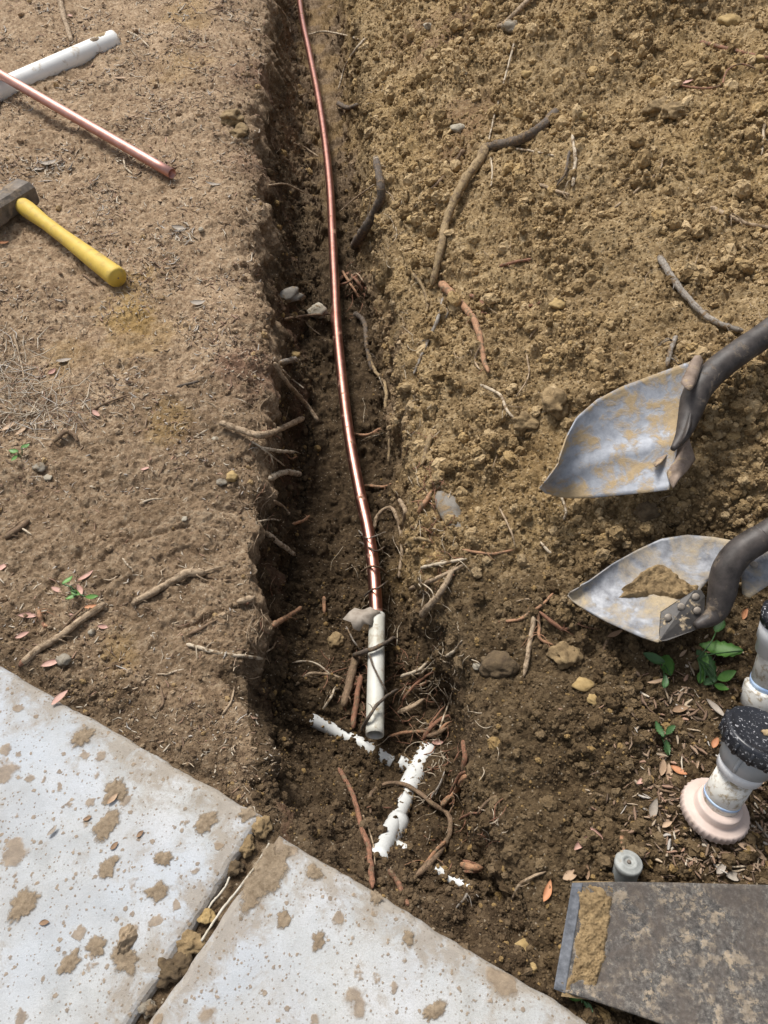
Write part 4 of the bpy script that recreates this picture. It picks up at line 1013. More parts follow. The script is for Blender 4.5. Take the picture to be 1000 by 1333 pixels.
root([(792, 830), (787, 848)], 2.8, 'brown', 'short brown root bit under the lower shovel tip', 2)
root([(650, 660, 2), (664, 690, 2), (670, 712)], 1.6, 'tan', 'thin rootlet in dark clods right of the grey stone', 1)
# right wall of the trench
root([(490, 207, 55), (495, 234, 42), (496, 256, 30), (486, 280, 18), (471, 304, 8), (460, 322)], 5.5, 'dark', 'dark snapped root with a pale tip standing in the trench', 7.0, branches=[([(489, 204, 57), (491, 212, 53)], 5.0, 'pale', 'broken_tip'), ([(494, 246, 30), (508, 252, 24), (514, 262, 20)], 1.5, 'tan'), ([(488, 240, 30), (463, 258, 14), (441, 276, 10)], 1.4, 'tan'), ([(484, 250, 25), (476, 290, 12), (466, 322, 4)], 0.9, 'tan')])
root([(440, 366, 10), (452, 357, 14), (464, 364, 14), (472, 378, 6)], 3.0, 'red', 'shredded red roots touching the copper pipe halfway up', 2, branches=[([(446, 352, 8), (458, 372, 14), (468, 388, 5)], 2.2, 'orange'), ([(438, 372, 8), (455, 366, 15), (470, 354, 6)], 2.0, 'red'), ([(450, 378, 8), (462, 356, 12), (474, 368, 6)], 1.6, 'tan')])
root([(461, 408, 5), (474, 420, 8), (478, 450, 6), (484, 482, 4)], 4.5, 'dark', 'dark root running down the right trench wall beside the pipe', 2.5)
root([(479, 460, 10), (488, 482, 9), (501, 500, 8), (503, 532, 6), (506, 570, 5), (506, 602, 3)], 2.8, 'soilroot', 'pale root trailing down the right trench wall below the dark root', 2.2, branches=[([(494, 490, 8), (502, 512, 12), (500, 522, 9)], 1.1, 'pale')])
root([(452, 564, 8), (478, 566, 14), (496, 557, 10)], 2.3, 'orange', 'orange rootlet bridging from the trench wall to the copper pipe', 2.0)
root([(474, 632, 6), (500, 634, 6), (510, 630)], 2.6, 'orange', 'orange root bit low on the right trench wall', 1.6)
root([(487, 690, 14), (492, 672, 20), (508, 661, 22), (518, 676, 16), (523, 712, 10), (520, 752, 4)], 3.2, 'tan', 'hooked tan root curling beside the copper pipe', 2.6)
root([(520, 650, 8), (528, 664, 10), (526, 684, 5)], 3.4, 'tan', 'stubby tan root beside the hooked root', 2.5)
root([(560, 566, 2), (556, 584, 4), (550, 604, 2)], 4.8, 'soilroot', 'cut root end showing in the mound lip above the grey stone', 3.6)
root([(562, 640, 3), (552, 656, 6), (545, 668, 3)], 4.5, 'orange', 'cut orange root end left of the grey stone', 3.5)
root([(547, 739, 10), (578, 733, 12), (608, 727, 4)], 3.0, 'pale', 'pale root across the right trench wall, topmost of a bundle', 2.2)
root([(533, 766, 10), (560, 757, 12), (586, 745, 10), (605, 734, 3)], 3.2, 'tan', 'forked tan root in the middle of the bundle on the right wall', 2.6, branches=[([(545, 752, 14), (552, 772, 14), (548, 792, 10)], 1.3, 'pale'), ([(548, 758, 12), (562, 770, 12), (566, 786, 8)], 1.2, 'pale')])
root([(548, 802, 14), (562, 785, 14), (576, 766, 10), (592, 738, 4)], 6.0, 'tan', 'thick blunt tan root, lowest of the bundle on the right wall', 4.0)
root([(528, 710, 8), (545, 700, 9), (562, 706, 3)], 3.0, 'soilroot', 'soil coated root above the root bundle on the right wall', 2)
root([(600, 716), (640, 722), (668, 716)], 2.3, 'orange', 'orange tinted thin root running into the dark clods', 1.6)
root([(522, 881, 12), (542, 872, 14), (558, 860, 10), (573, 845, 4)], 2.8, 'pale', 'pale forked root beside the white conduit on the right', 2, branches=[([(530, 876, 12), (548, 876, 12), (566, 858, 6)], 1.6, 'pale')])
root([(580, 855, 6), (590, 848, 7), (602, 834, 3)], 2.8, 'pale', 'short thick pale root upslope of the forked pale root', 1.8)
root([(524, 912, 10), (534, 898, 12), (548, 885, 10), (564, 874, 3)], 2.4, 'red', 'reddish root slanting up right of the white conduit', 1.8, branches=[([(546, 892, 10), (560, 886, 8), (574, 886, 3)], 1.5, 'tan'), ([(540, 896, 8), (556, 900, 8), (572, 880, 4)], 1.3, 'tan')])
root([(517, 928, 8), (534, 920, 10), (552, 910, 3)], 4.2, 'tan', 'stout tan root stub at the foot of the white conduit', 3.2)
root([(573, 948, 10), (584, 914, 12), (592, 890, 8), (596, 878, 3)], 1.6, 'pale', 'thin pale root standing up against the hole wall', 1.0, branches=[([(585, 910, 10), (578, 896, 8)], 1.0, 'pale')])
root([(506, 959, 8), (524, 954, 10), (540, 952, 8), (556, 952, 3)], 2.4, 'orange', 'orange split root lying flat right of the conduit foot', 2.6)
root([(552, 962, 6), (562, 946, 12), (576, 936, 12), (586, 930, 5)], 4.0, 'red', 'bundle of shredded red roots at the edge of the hole', 2.6, branches=[([(556, 958, 8), (570, 954, 14), (584, 946, 6)], 3.4, 'brown'), ([(560, 944, 8), (572, 926, 12), (580, 918, 5)], 2.0, 'red'), ([(566, 960, 8), (580, 944, 10), (588, 938, 4)], 2.6, 'orange')])
root([(602, 964, 6), (606, 984, 8), (603, 1006, 6)], 4.6, 'red', 'short red brown root hugging the right side of the hole', 3.8)
root([(606, 1010, 8), (592, 1028, 12), (574, 1048, 10)], 5.2, 'orange', 'freshly split orange root above the ring shaped root', 4.0, branches=[([(606, 1004, 8), (598, 1012, 10), (586, 1034, 10)], 3.0, 'red')])
root([(482, 1058, 4), (481, 1036, 8), (493, 1024, 12), (515, 1020, 14), (540, 1028, 12), (563, 1047, 10), (582, 1060, 8), (587, 1080, 8), (578, 1102, 8), (560, 1122, 8), (541, 1140, 5)], 2.6, 'brown', 'ring shaped brown root looping round the buried tee', 5.2, branches=[([(580, 1096, 13), (566, 1112, 14), (550, 1128, 12)], 3.0, 'orange', 'split_wood')])
root([(442, 1000, 8), (459, 1036, 12), (471, 1075, 10), (481, 1106, 8), (486, 1156, 6)], 3.4, 'red', 'long straight red brown root left of the buried pipe, reaching the slab', 4.8, branches=[([(471, 1056, 12), (485, 1094, 12), (488, 1126, 8)], 1.5, 'tan')])
root([(505, 1133, 4), (518, 1150, 6), (532, 1177, 4)], 4.0, 'red', 'red root tucked against the edge of the lower slab', 4.6)
root([(600, 1126, 6), (614, 1128, 10), (630, 1131, 10)], 6.0, 'orange', 'frayed orange root stump at the lower end of the hole', 5.0, branches=[([(602, 1120, 8), (614, 1122, 12), (626, 1126, 11)], 2.5, 'red'), ([(602, 1134, 8), (614, 1135, 11), (628, 1135, 9)], 2.5, 'red')])
root([(613, 1152, 6), (606, 1168, 8), (594, 1182, 4)], 2.2, 'grey', 'thin grey root below the white pipe stub', 1.6, branches=[([(612, 1156, 6), (624, 1168, 6)], 1.2, 'grey')])
root([(622, 1058, 6), (634, 1046, 8), (648, 1034, 3)], 2.6, 'brown', 'thin brown root on the right side of the hole', 1.6, branches=[([(598, 1066, 6), (612, 1060, 6), (626, 1058, 5)], 2.2, 'red')])
root([(560, 1040, 6), (572, 1020, 10), (580, 1000, 8)], 1.3, 'grey', 'wispy grey rootlet right of the buried tee', 1.0, branches=[([(566, 1036, 8), (578, 1012, 10)], 0.9, 'grey')])
root([(466, 850, 6), (456, 884, 10), (446, 920, 8)], 6.4, 'brown', 'thick brown stick upright left of the white conduit', 6.0, name='stick', cat='stick')
root([(470, 880, 10), (464, 910, 12), (459, 948, 10)], 4.6, 'red', 'thinner red brown stick touching the left of the white conduit', 4.4, name='stick', cat='stick')
root([(460, 853, 12), (476, 848, 0, -.196), (491, 844, 0, -.186), (504, 836, 0, -.205), (514, 829, 8)], 3.8, 'dark', 'dark root crossing over the upper part of the white conduit', 2.8)
root([(481, 852, 0, -.190), (488, 870, 0, -.181), (496, 886, 0, -.178), (503, 900, 0, -.19), (508, 908, 20)], 1.6, 'dark', 'thin black rootlet draped down the white conduit', 1.3)
root([(471, 950, 10), (477, 938, 0, -.172), (488, 919, 0, -.164), (500, 908, 0, -.170), (520, 896, 12)], 2.8, 'dark', 'dark curved root wrapped across the lower white conduit', 2.0)
root([(468, 706, 12), (482, 714, 0, -.216), (490, 718, 0, -.218), (502, 712, 10)], 1.6, 'dark', 'dark rootlet snagged on the copper pipe near its end', 1.2, branches=[([(466, 690, 10), (478, 700, 0, -.216), (488, 698, 0, -.22), (502, 692, 10)], 1.2, 'grey'), ([(470, 744, 8), (482, 738, 0, -.213), (492, 738, 0, -.213), (504, 748, 10)], 1.8, 'brown'), ([(474, 776, 8), (484, 768, 0, -.208), (494, 764, 0, -.208), (506, 756, 10)], 1.8, 'dark')])
root([(380, 863, 6), (399, 860, 12), (416, 866, 12), (430, 878, 6)], 1.6, 'pale', 'thin pale root arching in the dark left half of the hole', 1.2)
root([(384, 892, 5), (403, 877, 10), (427, 878, 6), (448, 884, 4)], 2.4, 'tan', 'tan root below the thin pale arch in the hole', 1.8)
root([(420, 923, 6), (430, 908, 10), (436, 894, 8)], 2.2, 'pale', 'short pale root left of the brown sticks', 1.6)
root([(450, 815, 10), (460, 834, 14), (470, 846, 10)], 1.4, 'grey', 'grey leaf stalk hanging below the big dry leaf', 1.2, name='stalk', cat='stalk')
# left wall
root([(287, 549, 5), (318, 561, 13), (341, 566, 28), (366, 558, 48), (396, 544, 62)], 5.0, 'tan', 'bent grey tan root sticking out over the left trench rim', 4.2)
root([(357, 472, 12), (373, 497, 30), (397, 525, 45), (414, 548, 50)], 3.4, 'tan', 'long straight tan stick leaning into the trench from the left rim', 3.4, name='stick', cat='stick', branches=[([(367, 482, 24), (380, 493, 34), (396, 506, 40)], 1.5, 'pale')])
root([(352, 622, 6), (371, 615, 24), (391, 617, 36)], 4.8, 'pale', 'stubby pale root end poking from the left trench wall', 4.0)
root([(340, 583, 6), (360, 586, 16), (384, 588, 28)], 2.6, 'pale', 'pale root under the bent root on the left wall', 2.4, branches=[([(368, 586, 20), (378, 596, 26), (386, 594, 30)], 1.6, 'orange')])
root([(327, 574, 3), (340, 583, 8), (353, 592, 14), (370, 606, 20)], 1.6, 'pale', 'thin forked pale rootlet on the left wall', 1.2, branches=[([(352, 592, 14), (356, 604, 16)], 1.1, 'pale')])
root([(356, 652, 6), (367, 659, 16), (378, 670, 22)], 2.6, 'tan', 'short tan root with an orange frayed end on the left wall', 2.2, branches=[([(382, 682, 24), (394, 679, 30), (404, 671, 32)], 2.6, 'orange', 'frayed_end'), ([(334, 680, 4), (356, 676, 10), (370, 680, 16)], 1.5, 'pale')])
root([(347, 693, 6), (365, 707, 22), (384, 723, 32)], 4.2, 'pale', 'pinkish pale cut root slanting down the left wall', 3.0)
root([(356, 815, 8), (373, 804, 24), (393, 791, 40)], 4.8, 'orange', 'bright orange cut root jutting from the left wall of the hole', 3.0)
root([(421, 776, 4), (422, 800, 6)], 3.4, 'orange', 'small orange root scar on the trench floor', 2.5)
root([(330, 856, 4), (352, 846, 10), (360, 836, 8)], 1.6, 'tan', 'thin tan root on the left wall beneath the orange cut root', 1.2)
root([(399, 46, 8), (421, 41, 14), (450, 46, 12), (467, 51, 4)], 1.4, 'pale', 'thin pale root bridging the trench near the top', 1.2)
root([(475, 50, 4), (462, 66, 14), (450, 86, 16), (441, 116, 8)], 2.0, 'pale', 'pale dangling root on the right trench wall near the top', 1.4)
root([(350, -6, 6), (372, 20, 20), (379, 42, 14)], 1.3, 'pale', 'thin pale root at the top end of the left trench wall', 1.0)
root([(349, 241, 6), (372, 240, 16), (396, 251, 14)], 1.5, 'tan', 'thin root arching out of the left wall level with the hammer', 1.2)
root([(382, 186, 8), (398, 193, 14), (415, 204, 12)], 1.6, 'tan', 'short straight root touching the copper pipe from the left', 1.2)
root([(440, 134, 10), (452, 140, 14), (466, 137, 5)], 3.6, 'dark', 'dark root stub in the right trench wall near the top', 3.0)
root([(370, 416, 6), (390, 412, 14), (432, 408, 24)], 2.2, 'brown', 'brown root crossing to the copper pipe below the wood chunk', 1.8, branches=[([(392, 404, 10), (402, 424, 12), (418, 436, 10)], 1.2, 'tan')])
root([(366, 472, 8), (376, 469, 18), (385, 468, 22)], 4.2, 'grey', 'grey root stub beside an orange chip on the left wall', 4.0)
# on the trodden ground
root([(28, 864, 1), (49, 846, 2), (76, 829, 3), (101, 811, 3), (138, 785, 2)], 6.0, 'tan', 'thick straight tan stick lying beside the upper slab', 5.2, name='stick', cat='stick', branches=[([(24, 866, 1), (34, 858, 2), (50, 845, 2)], 4.6, 'red', 'stripped_end'), ([(78, 822, 2), (98, 800, 3), (112, 788, 2)], 2.4, 'brown')])
root([(171, 788), (190, 776, 2), (217, 761, 3), (242, 746, 4), (268, 747, 2)], 5.0, 'tan', 'lumpy tan surface root on the trodden ground beside the trench', 6.4, branches=[([(262, 746, 3), (278, 740, 2), (290, 737)], 2.4, 'tan'), ([(266, 750, 2), (285, 753, 2), (310, 756)], 1.8, 'brown'), ([(205, 762, 2), (213, 752, 3)], 1.8, 'pale')])
root([(309, 784, 2), (320, 781, 6), (330, 780, 10)], 5.4, 'tan', 'sawn root stub right at the left trench rim', 5.4)
root([(243, 839, 1), (262, 844, 2), (282, 849, 3), (318, 855, 5), (347, 858, 8)], 2.9, 'pale', 'smooth pale twig lying near the rim above the slabs', 2.6, name='twig', cat='twig')
root([(245, 826), (262, 818, 2), (284, 807, 1)], 3.0, 'brown', 'half buried brown root left of the pale twig', 2.4)
root([(6, 701, 1), (22, 690, 2), (39, 676, 2)], 5.0, 'brown', 'short dark bark covered stick at the left edge', 4.2, name='stick', cat='stick', branches=[([(28, 688, 3), (41, 696, 1)], 1.8, 'pale', 'twig')])
root([(48, 792, 1), (52, 800, 3), (56, 812, 3), (62, 816, 1)], 4.0, 'orange', 'shredded orange root at the end of a groove by the slab', 2.4, branches=[([(44, 800), (54, 806, 3), (57, 818, 1)], 2.0, 'red')])
root([(76, -10, 1), (84, 22, 3), (93, 54, 2)], 4.2, 'tan', 'tan stick above the muddy end of the white pipe', 3.4, name='stick', cat='stick')
root([(113, 537, 1), (135, 527, 3), (168, 513, 2)], 2.2, 'brown', 'thin brown twig right of the pile of dry grass', 1.4, name='twig', cat='twig')
root([(230, 504), (246, 499, 2), (262, 495)], 2.2, 'dark', 'short dark twig in the middle of the trodden ground', 1.8, name='twig', cat='twig')
root([(70, 575, 1), (85, 562, 3), (97, 566, 2), (102, 575)], 4.0, 'brown', 'knobbly brown root bit below the pile of dry grass', 3.0)
root([(182, 655, 1), (196, 650, 2), (212, 649)], 1.8, 'pale', 'small pale straw on the damp trodden patch', 1.2, name='twig', cat='twig')
root([(206, 620), (213, 606, 3), (211, 597)], 1.5, 'brown', 'tiny dark twig standing on the damp trodden patch', 1.0, name='twig', cat='twig')
root([(159, 727, 1), (172, 740, 2)], 1.8, 'pale', 'small pale straw lying in the second groove', 1.4, name='twig', cat='twig')
root([(166, 41, 1), (180, 48, 2), (194, 61, 1)], 1.7, 'pale', 'pale straw right of the white pipe end', 1.3, name='twig', cat='twig')
root([(161, 205, 2), (163, 217, 2), (172, 226, 1)], 1.6, 'pale', 'bent pale straw under the loose copper pipe end', 1.2, name='twig', cat='twig')
root([(17, 435, 2), (26, 465, 4), (32, 492, 2)], 1.6, 'tan', 'thin stalk above the pile of dry grass', 1.2, name='twig', cat='twig')
root([(107, 357, 1), (118, 364, 1), (126, 372)], 2.2, 'brown', 'short twig under the yellow hammer handle', 1.8, name='twig', cat='twig')
root([(253, 570, 1), (272, 558, 2)], 1.6, 'pale', 'tiny straw left of the bent root at the rim', 1.2, name='twig', cat='twig')
root([(208, 895, 1), (212, 915, 2), (205, 925)], 2.0, 'brown', 'thin root in crumbly soil above the upper slab', 1.4)
root([(214, 880), (228, 874, 2), (240, 870)], 1.6, 'pale', 'pale straw in crumbly soil above the upper slab', 1.2, name='twig', cat='twig')
root([(289, 930, 1), (300, 915, 3), (306, 893, 2)], 2.0, 'tan', 'thin tan root near the rim just above the slab corner', 1.3)
# lower right
root([(668, 1172), (678, 1150, 2), (696, 1140, 3), (712, 1135)], 2.6, 'tan', 'crooked tan root in smeared mud left of the flat blade', 2)
root([(812, 1110, 3), (811, 1095, 5), (810, 1083, 3)], 3.6, 'orange', 'short orange wood splinter just above the threaded stub', 2.6, name='splinter', cat='splinter')
root([(930, 1127, 2), (960, 1128, 4), (1000, 1126, 3)], 1.8, 'pale', 'long dry stalk above the flat blade at the right edge', 1.2, name='twig', cat='twig')
root([(850, 1020, 2), (862, 1028, 3), (884, 1032)], 1.8, 'brown', 'thin dark twig left of the pink collar', 1.2, name='twig', cat='twig')
root([(810, 1072, 1), (822, 1058, 3), (832, 1056, 2)], 1.4, 'dark', 'wispy dark rootlet above the orange splinter', 1.0)
root([(766, 1034, 1), (786, 1036, 2)], 2.4, 'tan', 'small tan twig in the clods left of the collar', 1.8, name='twig', cat='twig')
root([(984, 1068, 3), (994, 1084, 4), (1008, 1098, 2)], 2.2, 'grey', 'grey twig right of the pink collar', 1.6, name='twig', cat='twig')
root([(860, 884, 2), (866, 900, 3), (872, 916, 2)], 1.6, 'tan', 'thin stalk hanging below the small weed', 1.2, name='twig', cat='twig')

# ------------------------------------------------------------------ leaves
def leaf_mesh(L, Wd, curl=0.3, fold=0.25, lobes=0.0, seed=0, n=9):
    r_ = random.Random(seed); Vv = []; Fc = []
    for i in range(n):
        t = i / (n - 1); w_ = Wd * (math.sin(math.pi * min(1, t * 0.97 + 0.015)) ** 0.8) * (1 - 0.25 * t)
        if lobes: w_ *= 1 + lobes * (1 if i % 2 else -0.6)
        zc_ = curl * L * (t - 0.5) ** 2 * r_.uniform(0.9, 1.1); x_ = (t - 0.5) * L
        sway = 0.08 * L * math.sin(t * 2.2 + seed)
        for s in (-1, -0.5, 0, 0.5, 1):
            Vv.append((x_, sway + s * w_ / 2, zc_ + fold * abs(s) * w_ * 0.5 + r_.uniform(-1, 1) * 0.02 * Wd))
    for i in range(n - 1):
        for s in range(4):
            a = i * 5 + s; Fc.append((a, a + 1, a + 6, a + 5))
    # give it a real thickness
    k = len(Vv); th = 0.0004
    Vv += [(a, b, c - th) for a, b, c in Vv]
    Fc += [tuple(j + k for j in f[::-1]) for f in Fc[:]]
    rim = [s for s in range(5)] + [i * 5 + 4 for i in range(1, n)] + [(n - 1) * 5 + s for s in (3, 2, 1, 0)] + [i * 5 for i in range(n - 2, 0, -1)]
    for a, b in zip(rim, rim[1:] + rim[:1]): Fc.append((a, b, b + k, a + k))
    return np.array(Vv), Fc
def lay(V_, px, py, ang, lift, tilt=0.2, seed=0, z=None):
    """lay a flat mesh at a pixel, its long axis at that angle in the ground plane"""
    if z is None: p, n = hit(px, py)
    else: p, n = P(px, py, z), Vector((0, 0, 1))
    n = (n * 0.5 + Vector((0, 0, 1))).normalized(); r_ = random.Random(seed)
    n = (n + Vector((r_.uniform(-1, 1), r_.uniform(-1, 1), 0)) * tilt).normalized()
    a = math.radians(ang); dx = Vector((math.cos(a), math.sin(a), 0)); dx = (dx - n * dx.dot(n)).normalized(); dy = n.cross(dx)
    Mx = np.array([dx[:], dy[:], n[:]])
    return V_ @ Mx + np.array((p + n * lift)[:])
LEAF_N = [0]
def leaf(px, py, Lpx, wr, ang, mat, label, group=None, curl=0.3, fold=0.25, z=None, name='dry_leaf'):
    LEAF_N[0] += 1; k = LEAF_N[0]
    L = Lpx * mpp(hit(px, py)[0] if z is None else P(px, py, z))
    V_, F_ = leaf_mesh(L, L * wr, curl if z is None else curl * .4, fold if z is None else fold * .5, 0, k)
    return solo(name, (lay(V_, px, py, ang, 0.0035 if z is None else 0.0012, 0.15 if z is None else 0.03, k, z), F_), mat, label, 'leaf', group)
G1_ = 'dry leaves on the trodden ground'; G2_ = 'dry leaves round the drain pipes'
leaf(4, 741, 20, .5, 60, 'leaf_pink', 'pale pink leaf at the left edge beside the trodden ground', G1_)
leaf(112, 752, 24, .33, 65, 'leaf_pink', 'slim pale pink leaf, upper of two above the thick tan stick', G1_)
leaf(104, 770, 20, .42, 125, 'leaf_pink', 'pale pink leaf lower of two above the thick tan stick', G1_)
leaf(37, 803, 24, .36, 175, 'leaf_pink', 'pink leaf touching the shredded orange root', G1_)
leaf(74, 769, 16, .5, 150, 'leaf_pink', 'small pink leaf between the grooves', G1_)
leaf(30, 828, 18, .42, 25, 'leaf_pink', 'pink leaf above the stripped stick end', G1_)
leaf(67, 866, 24, .42, 25, 'leaf_pink', 'red pink leaf below the thick tan stick at the slab edge', G1_)
leaf(95, 806, 16, .45, -40, 'leaf_pink', 'small pink leaf hidden beside the thick tan stick', G1_)
leaf(118, 790, 16, .4, 20, 'leaf_orange', 'small red brown leaf by the upper end of the thick tan stick', G1_)
leaf(135, 816, 15, .45, 0, 'leaf_pink', 'small pink leaf alone right of the thick tan stick', G1_)
leaf(126, 539, 14, .55, -50, 'leaf_pink', 'bright pink leaf right of the pile of dry grass', G1_)
leaf(190, 612, 12, .5, 5, 'leaf_pink', 'tiny pink leaf on the damp trodden patch', G1_)
leaf(30, 563, 20, .4, 50, 'leaf_tan', 'tan leaf under the pile of dry grass, left one', G1_)
leaf(12, 557, 20, .4, 60, 'leaf_tan', 'tan leaf under the pile of dry grass at the left edge', G1_)
leaf(68, 484, 12, .6, 60, 'leaf_pink', 'small pink leaf above the dry grass', G1_)
leaf(54, 492, 14, .5, 30, 'leaf_grey', 'silvery leaf in the upper dry grass', G1_)
leaf(84, 471, 20, .55, 10, 'leaf_grey', 'curled grey leaf above the dry grass', G1_)
leaf(157, 103, 18, .35, -5, 'leaf_tan', 'tan leaf right of the loose copper pipe', G1_)
leaf(91, 22, 12, .5, -60, 'leaf_pink', 'tiny pink leaf touching the tan stick at the top', G1_)
leaf(64, 215, 24, .5, 50, 'leaf_grey', 'grey crumpled leaf between the hammer head and the copper pipe', G1_, curl=.6)
leaf(48, 222, 20, .4, 10, 'leaf_grey', 'grey leaf just above the hammer head', G1_, curl=.5)
leaf(258, 395, 20, .5, 10, 'leaf_grey', 'dark grey leaf between the ochre patch and the trench', G1_, curl=.6)
leaf(232, 298, 20, .6, 20, 'leaf_grey', 'grey weathered leaf right of the hammer', G1_, curl=.5)
leaf(278, 242, 20, .5, 0, 'leaf_grey', 'grey leaf near the rim level with the copper pipe end', G1_, curl=.5)
leaf(5, 318, 14, .5, 40, 'leaf_orange', 'orange brown leaf under the hammer head at the left edge', G1_)
leaf(79, 909, 26, .38, 55, 'leaf_pink', 'red pink leaf hanging over the front edge of the upper slab', z=SLAB_Z + .003)
leaf(147, 1040, 17, .48, 60, 'leaf_tan', 'tan leaf on a mud patch in the middle of the upper slab', z=SLAB_Z + .003)
leaf(68, 1081, 16, .4, 60, 'leaf_grey', 'curled grey brown leaf on the upper slab near the left edge', z=SLAB_Z + .004, curl=.8)
leaf(114, 1065, 11, .5, 20, 'leaf_brown', 'small dark brown leaf left of centre on the upper slab', z=SLAB_Z + .001, curl=.5)
leaf(149, 1101, 12, .6, 40, 'leaf_brown', 'dark curled leaf below the tan leaf on the upper slab', z=SLAB_Z + .001, curl=.5)
leaf(183, 1086, 11, .6, 40, 'leaf_brown', 'dark curled leaf right of the centre of the upper slab', z=SLAB_Z + .001, curl=.5)
leaf(58, 1202, 13, .6, 10, 'leaf_brown', 'dark scrap of leaf low on the upper slab', z=SLAB_Z + .001, curl=.5)
leaf(570, 968, 15, .6, 5, 'leaf_pink', 'small pink leaf in the hole below the shredded red roots')
leaf(800, 825, 22, .33, 30, 'leaf_brown', 'brown leaf under the lower edge of the lower shovel', G2_)
leaf(889, 797, 20, .55, 60, 'leaf_orange', 'orange oval leaf right under the black shaft', G2_)
leaf(858, 888, 28, .25, -10, 'leaf_tan', 'long tan leaf below the weed', G2_)
leaf(889, 852, 14, .35, 30, 'leaf_tan', 'small tan leaf between the two weeds', G2_)
leaf(930, 925, 32, .32, -65, 'leaf_grey', 'long grey leaf pointing at the black cap', G2_)
leaf(932, 968, 16, .6, 60, 'leaf_orange', 'orange leaf touching the left side of the black cap', G2_)
leaf(884, 1005, 22, .5, -35, 'leaf_orange', 'bright orange leaf above the pink collar', G2_)
leaf(860, 998, 22, .5, 80, 'leaf_tan', 'broad tan leaf left of the bright orange leaf', G2_)
leaf(869, 1008, 28, .36, 72, 'leaf_tan', 'slim tan leaf beside the bright orange leaf', G2_)
leaf(838, 1017, 20, .4, 15, 'leaf_pink', 'pale pinkish leaf furthest left of the leaf litter', G2_)
leaf(852, 1054, 28, .45, 65, 'leaf_grey', 'large grey brown leaf left of the pink collar', G2_, curl=.5)
leaf(868, 1075, 16, .5, 30, 'leaf_tan', 'pale scrap of leaf low beside the collar', G2_)
leaf(758, 1096, 30, .36, 45, 'leaf_pink', 'long pink leaf, left half of a bent pair above the flat blade', G2_)
leaf(781, 1087, 28, .30, -40, 'leaf_pink', 'long pink leaf, right half of a bent pair above the flat blade', G2_)
leaf(712, 1160, 28, .40, 60, 'leaf_orange', 'red orange leaf in smeared mud left of the flat blade', G2_)
leaf(744, 1140, 25, .6, 15, 'leaf_tan', 'cream leaf at the upper left corner of the flat blade', G2_)
leaf(764, 1135, 18, .5, 80, 'leaf_brown', 'brown leaf beside the cream leaf at the flat blade', G2_)
leaf(970, 1104, 24, .4, -20, 'leaf_tan', 'yellowish tan leaf right below the pink collar', G2_)
leaf(986, 1112, 22, .45, -30, 'leaf_tan', 'pale tan leaf at the right edge above the flat blade', G2_)
leaf(955, 1140, 26, .5, 10, 'leaf_grey', 'grey crumpled leaf against the top of the flat blade', G2_, curl=.6)
leaf(937, 1130, 20, .5, 40, 'leaf_grey', 'grey leaf between the collar and the flat blade', G2_, curl=.6)
leaf(990, 1018, 20, .5, 10, 'leaf_tan', 'tan leaf under the right side of the black cap', G2_)
leaf(968, 800, 18, .5, 50, 'leaf_orange', 'orange leaf near the right edge below the lower shovel', G2_)
leaf(885, 925, 22, .5, 10, 'leaf_brown', 'dull brown leaf in the dark soil left of the cap', G2_)
leaf(905, 1000, 22, .3, 70, 'leaf_tan', 'narrow tan leaf just left of the grey hub', G2_)
leaf(640, 853, 14, .5, 20, 'leaf_pink', 'small mauve leaf right of the pale roots', None)
leaf(890, 108, 22, .4, -20, 'leaf_pink', 'crumpled pink leaf scrap on the looping rootlet', None, curl=.7)
# big dry leaf draped at the pipe end
def blob_leaf(px, py, Lpx, label):
    p = P(px, py, -0.196); s = mpp(p); out = [(-24, 2), (-15, -8), (-8, -13), (2, -10), (12, -14), (26, -8), (20, 0), (14, 10), (4, 8), (-2, 18), (-10, 14), (-13, 6)]
    c = p; Vv = [c + Vector((0, 0, 0.004))]; Fc = []; k = len(out)
    for ring, f in ((1, .5), (2, 1.0)):
        for j, (a, b) in enumerate(out):
            Vv.append(P(px + a * f, py + b * f, p.z + 0.006 * math.sin(j * 1.9) * f - 0.010 * f * f))
    for j in range(k):
        Fc.append((0, 1 + j, 1 + (j + 1) % k)); Fc.append((1 + j, 1 + k + j, 1 + k + (j + 1) % k, 1 + (j + 1) % k))
    n0_ = len(Vv); Vv += [v - Vector((0, 0, .0005)) for v in Vv]; Fc += [tuple(i + n0_ for i in f[::-1]) for f in Fc[:]]
    for j in range(k): Fc.append((1 + k + j, 1 + k + j + n0_, 1 + k + (j + 1) % k + n0_, 1 + k + (j + 1) % k))
    solo('dry_leaf', (Vv, Fc), 'leaf_grey', label, 'leaf')
blob_leaf(470, 804, 50, 'big crinkled grey leaf caught where the copper pipe enters the conduit')

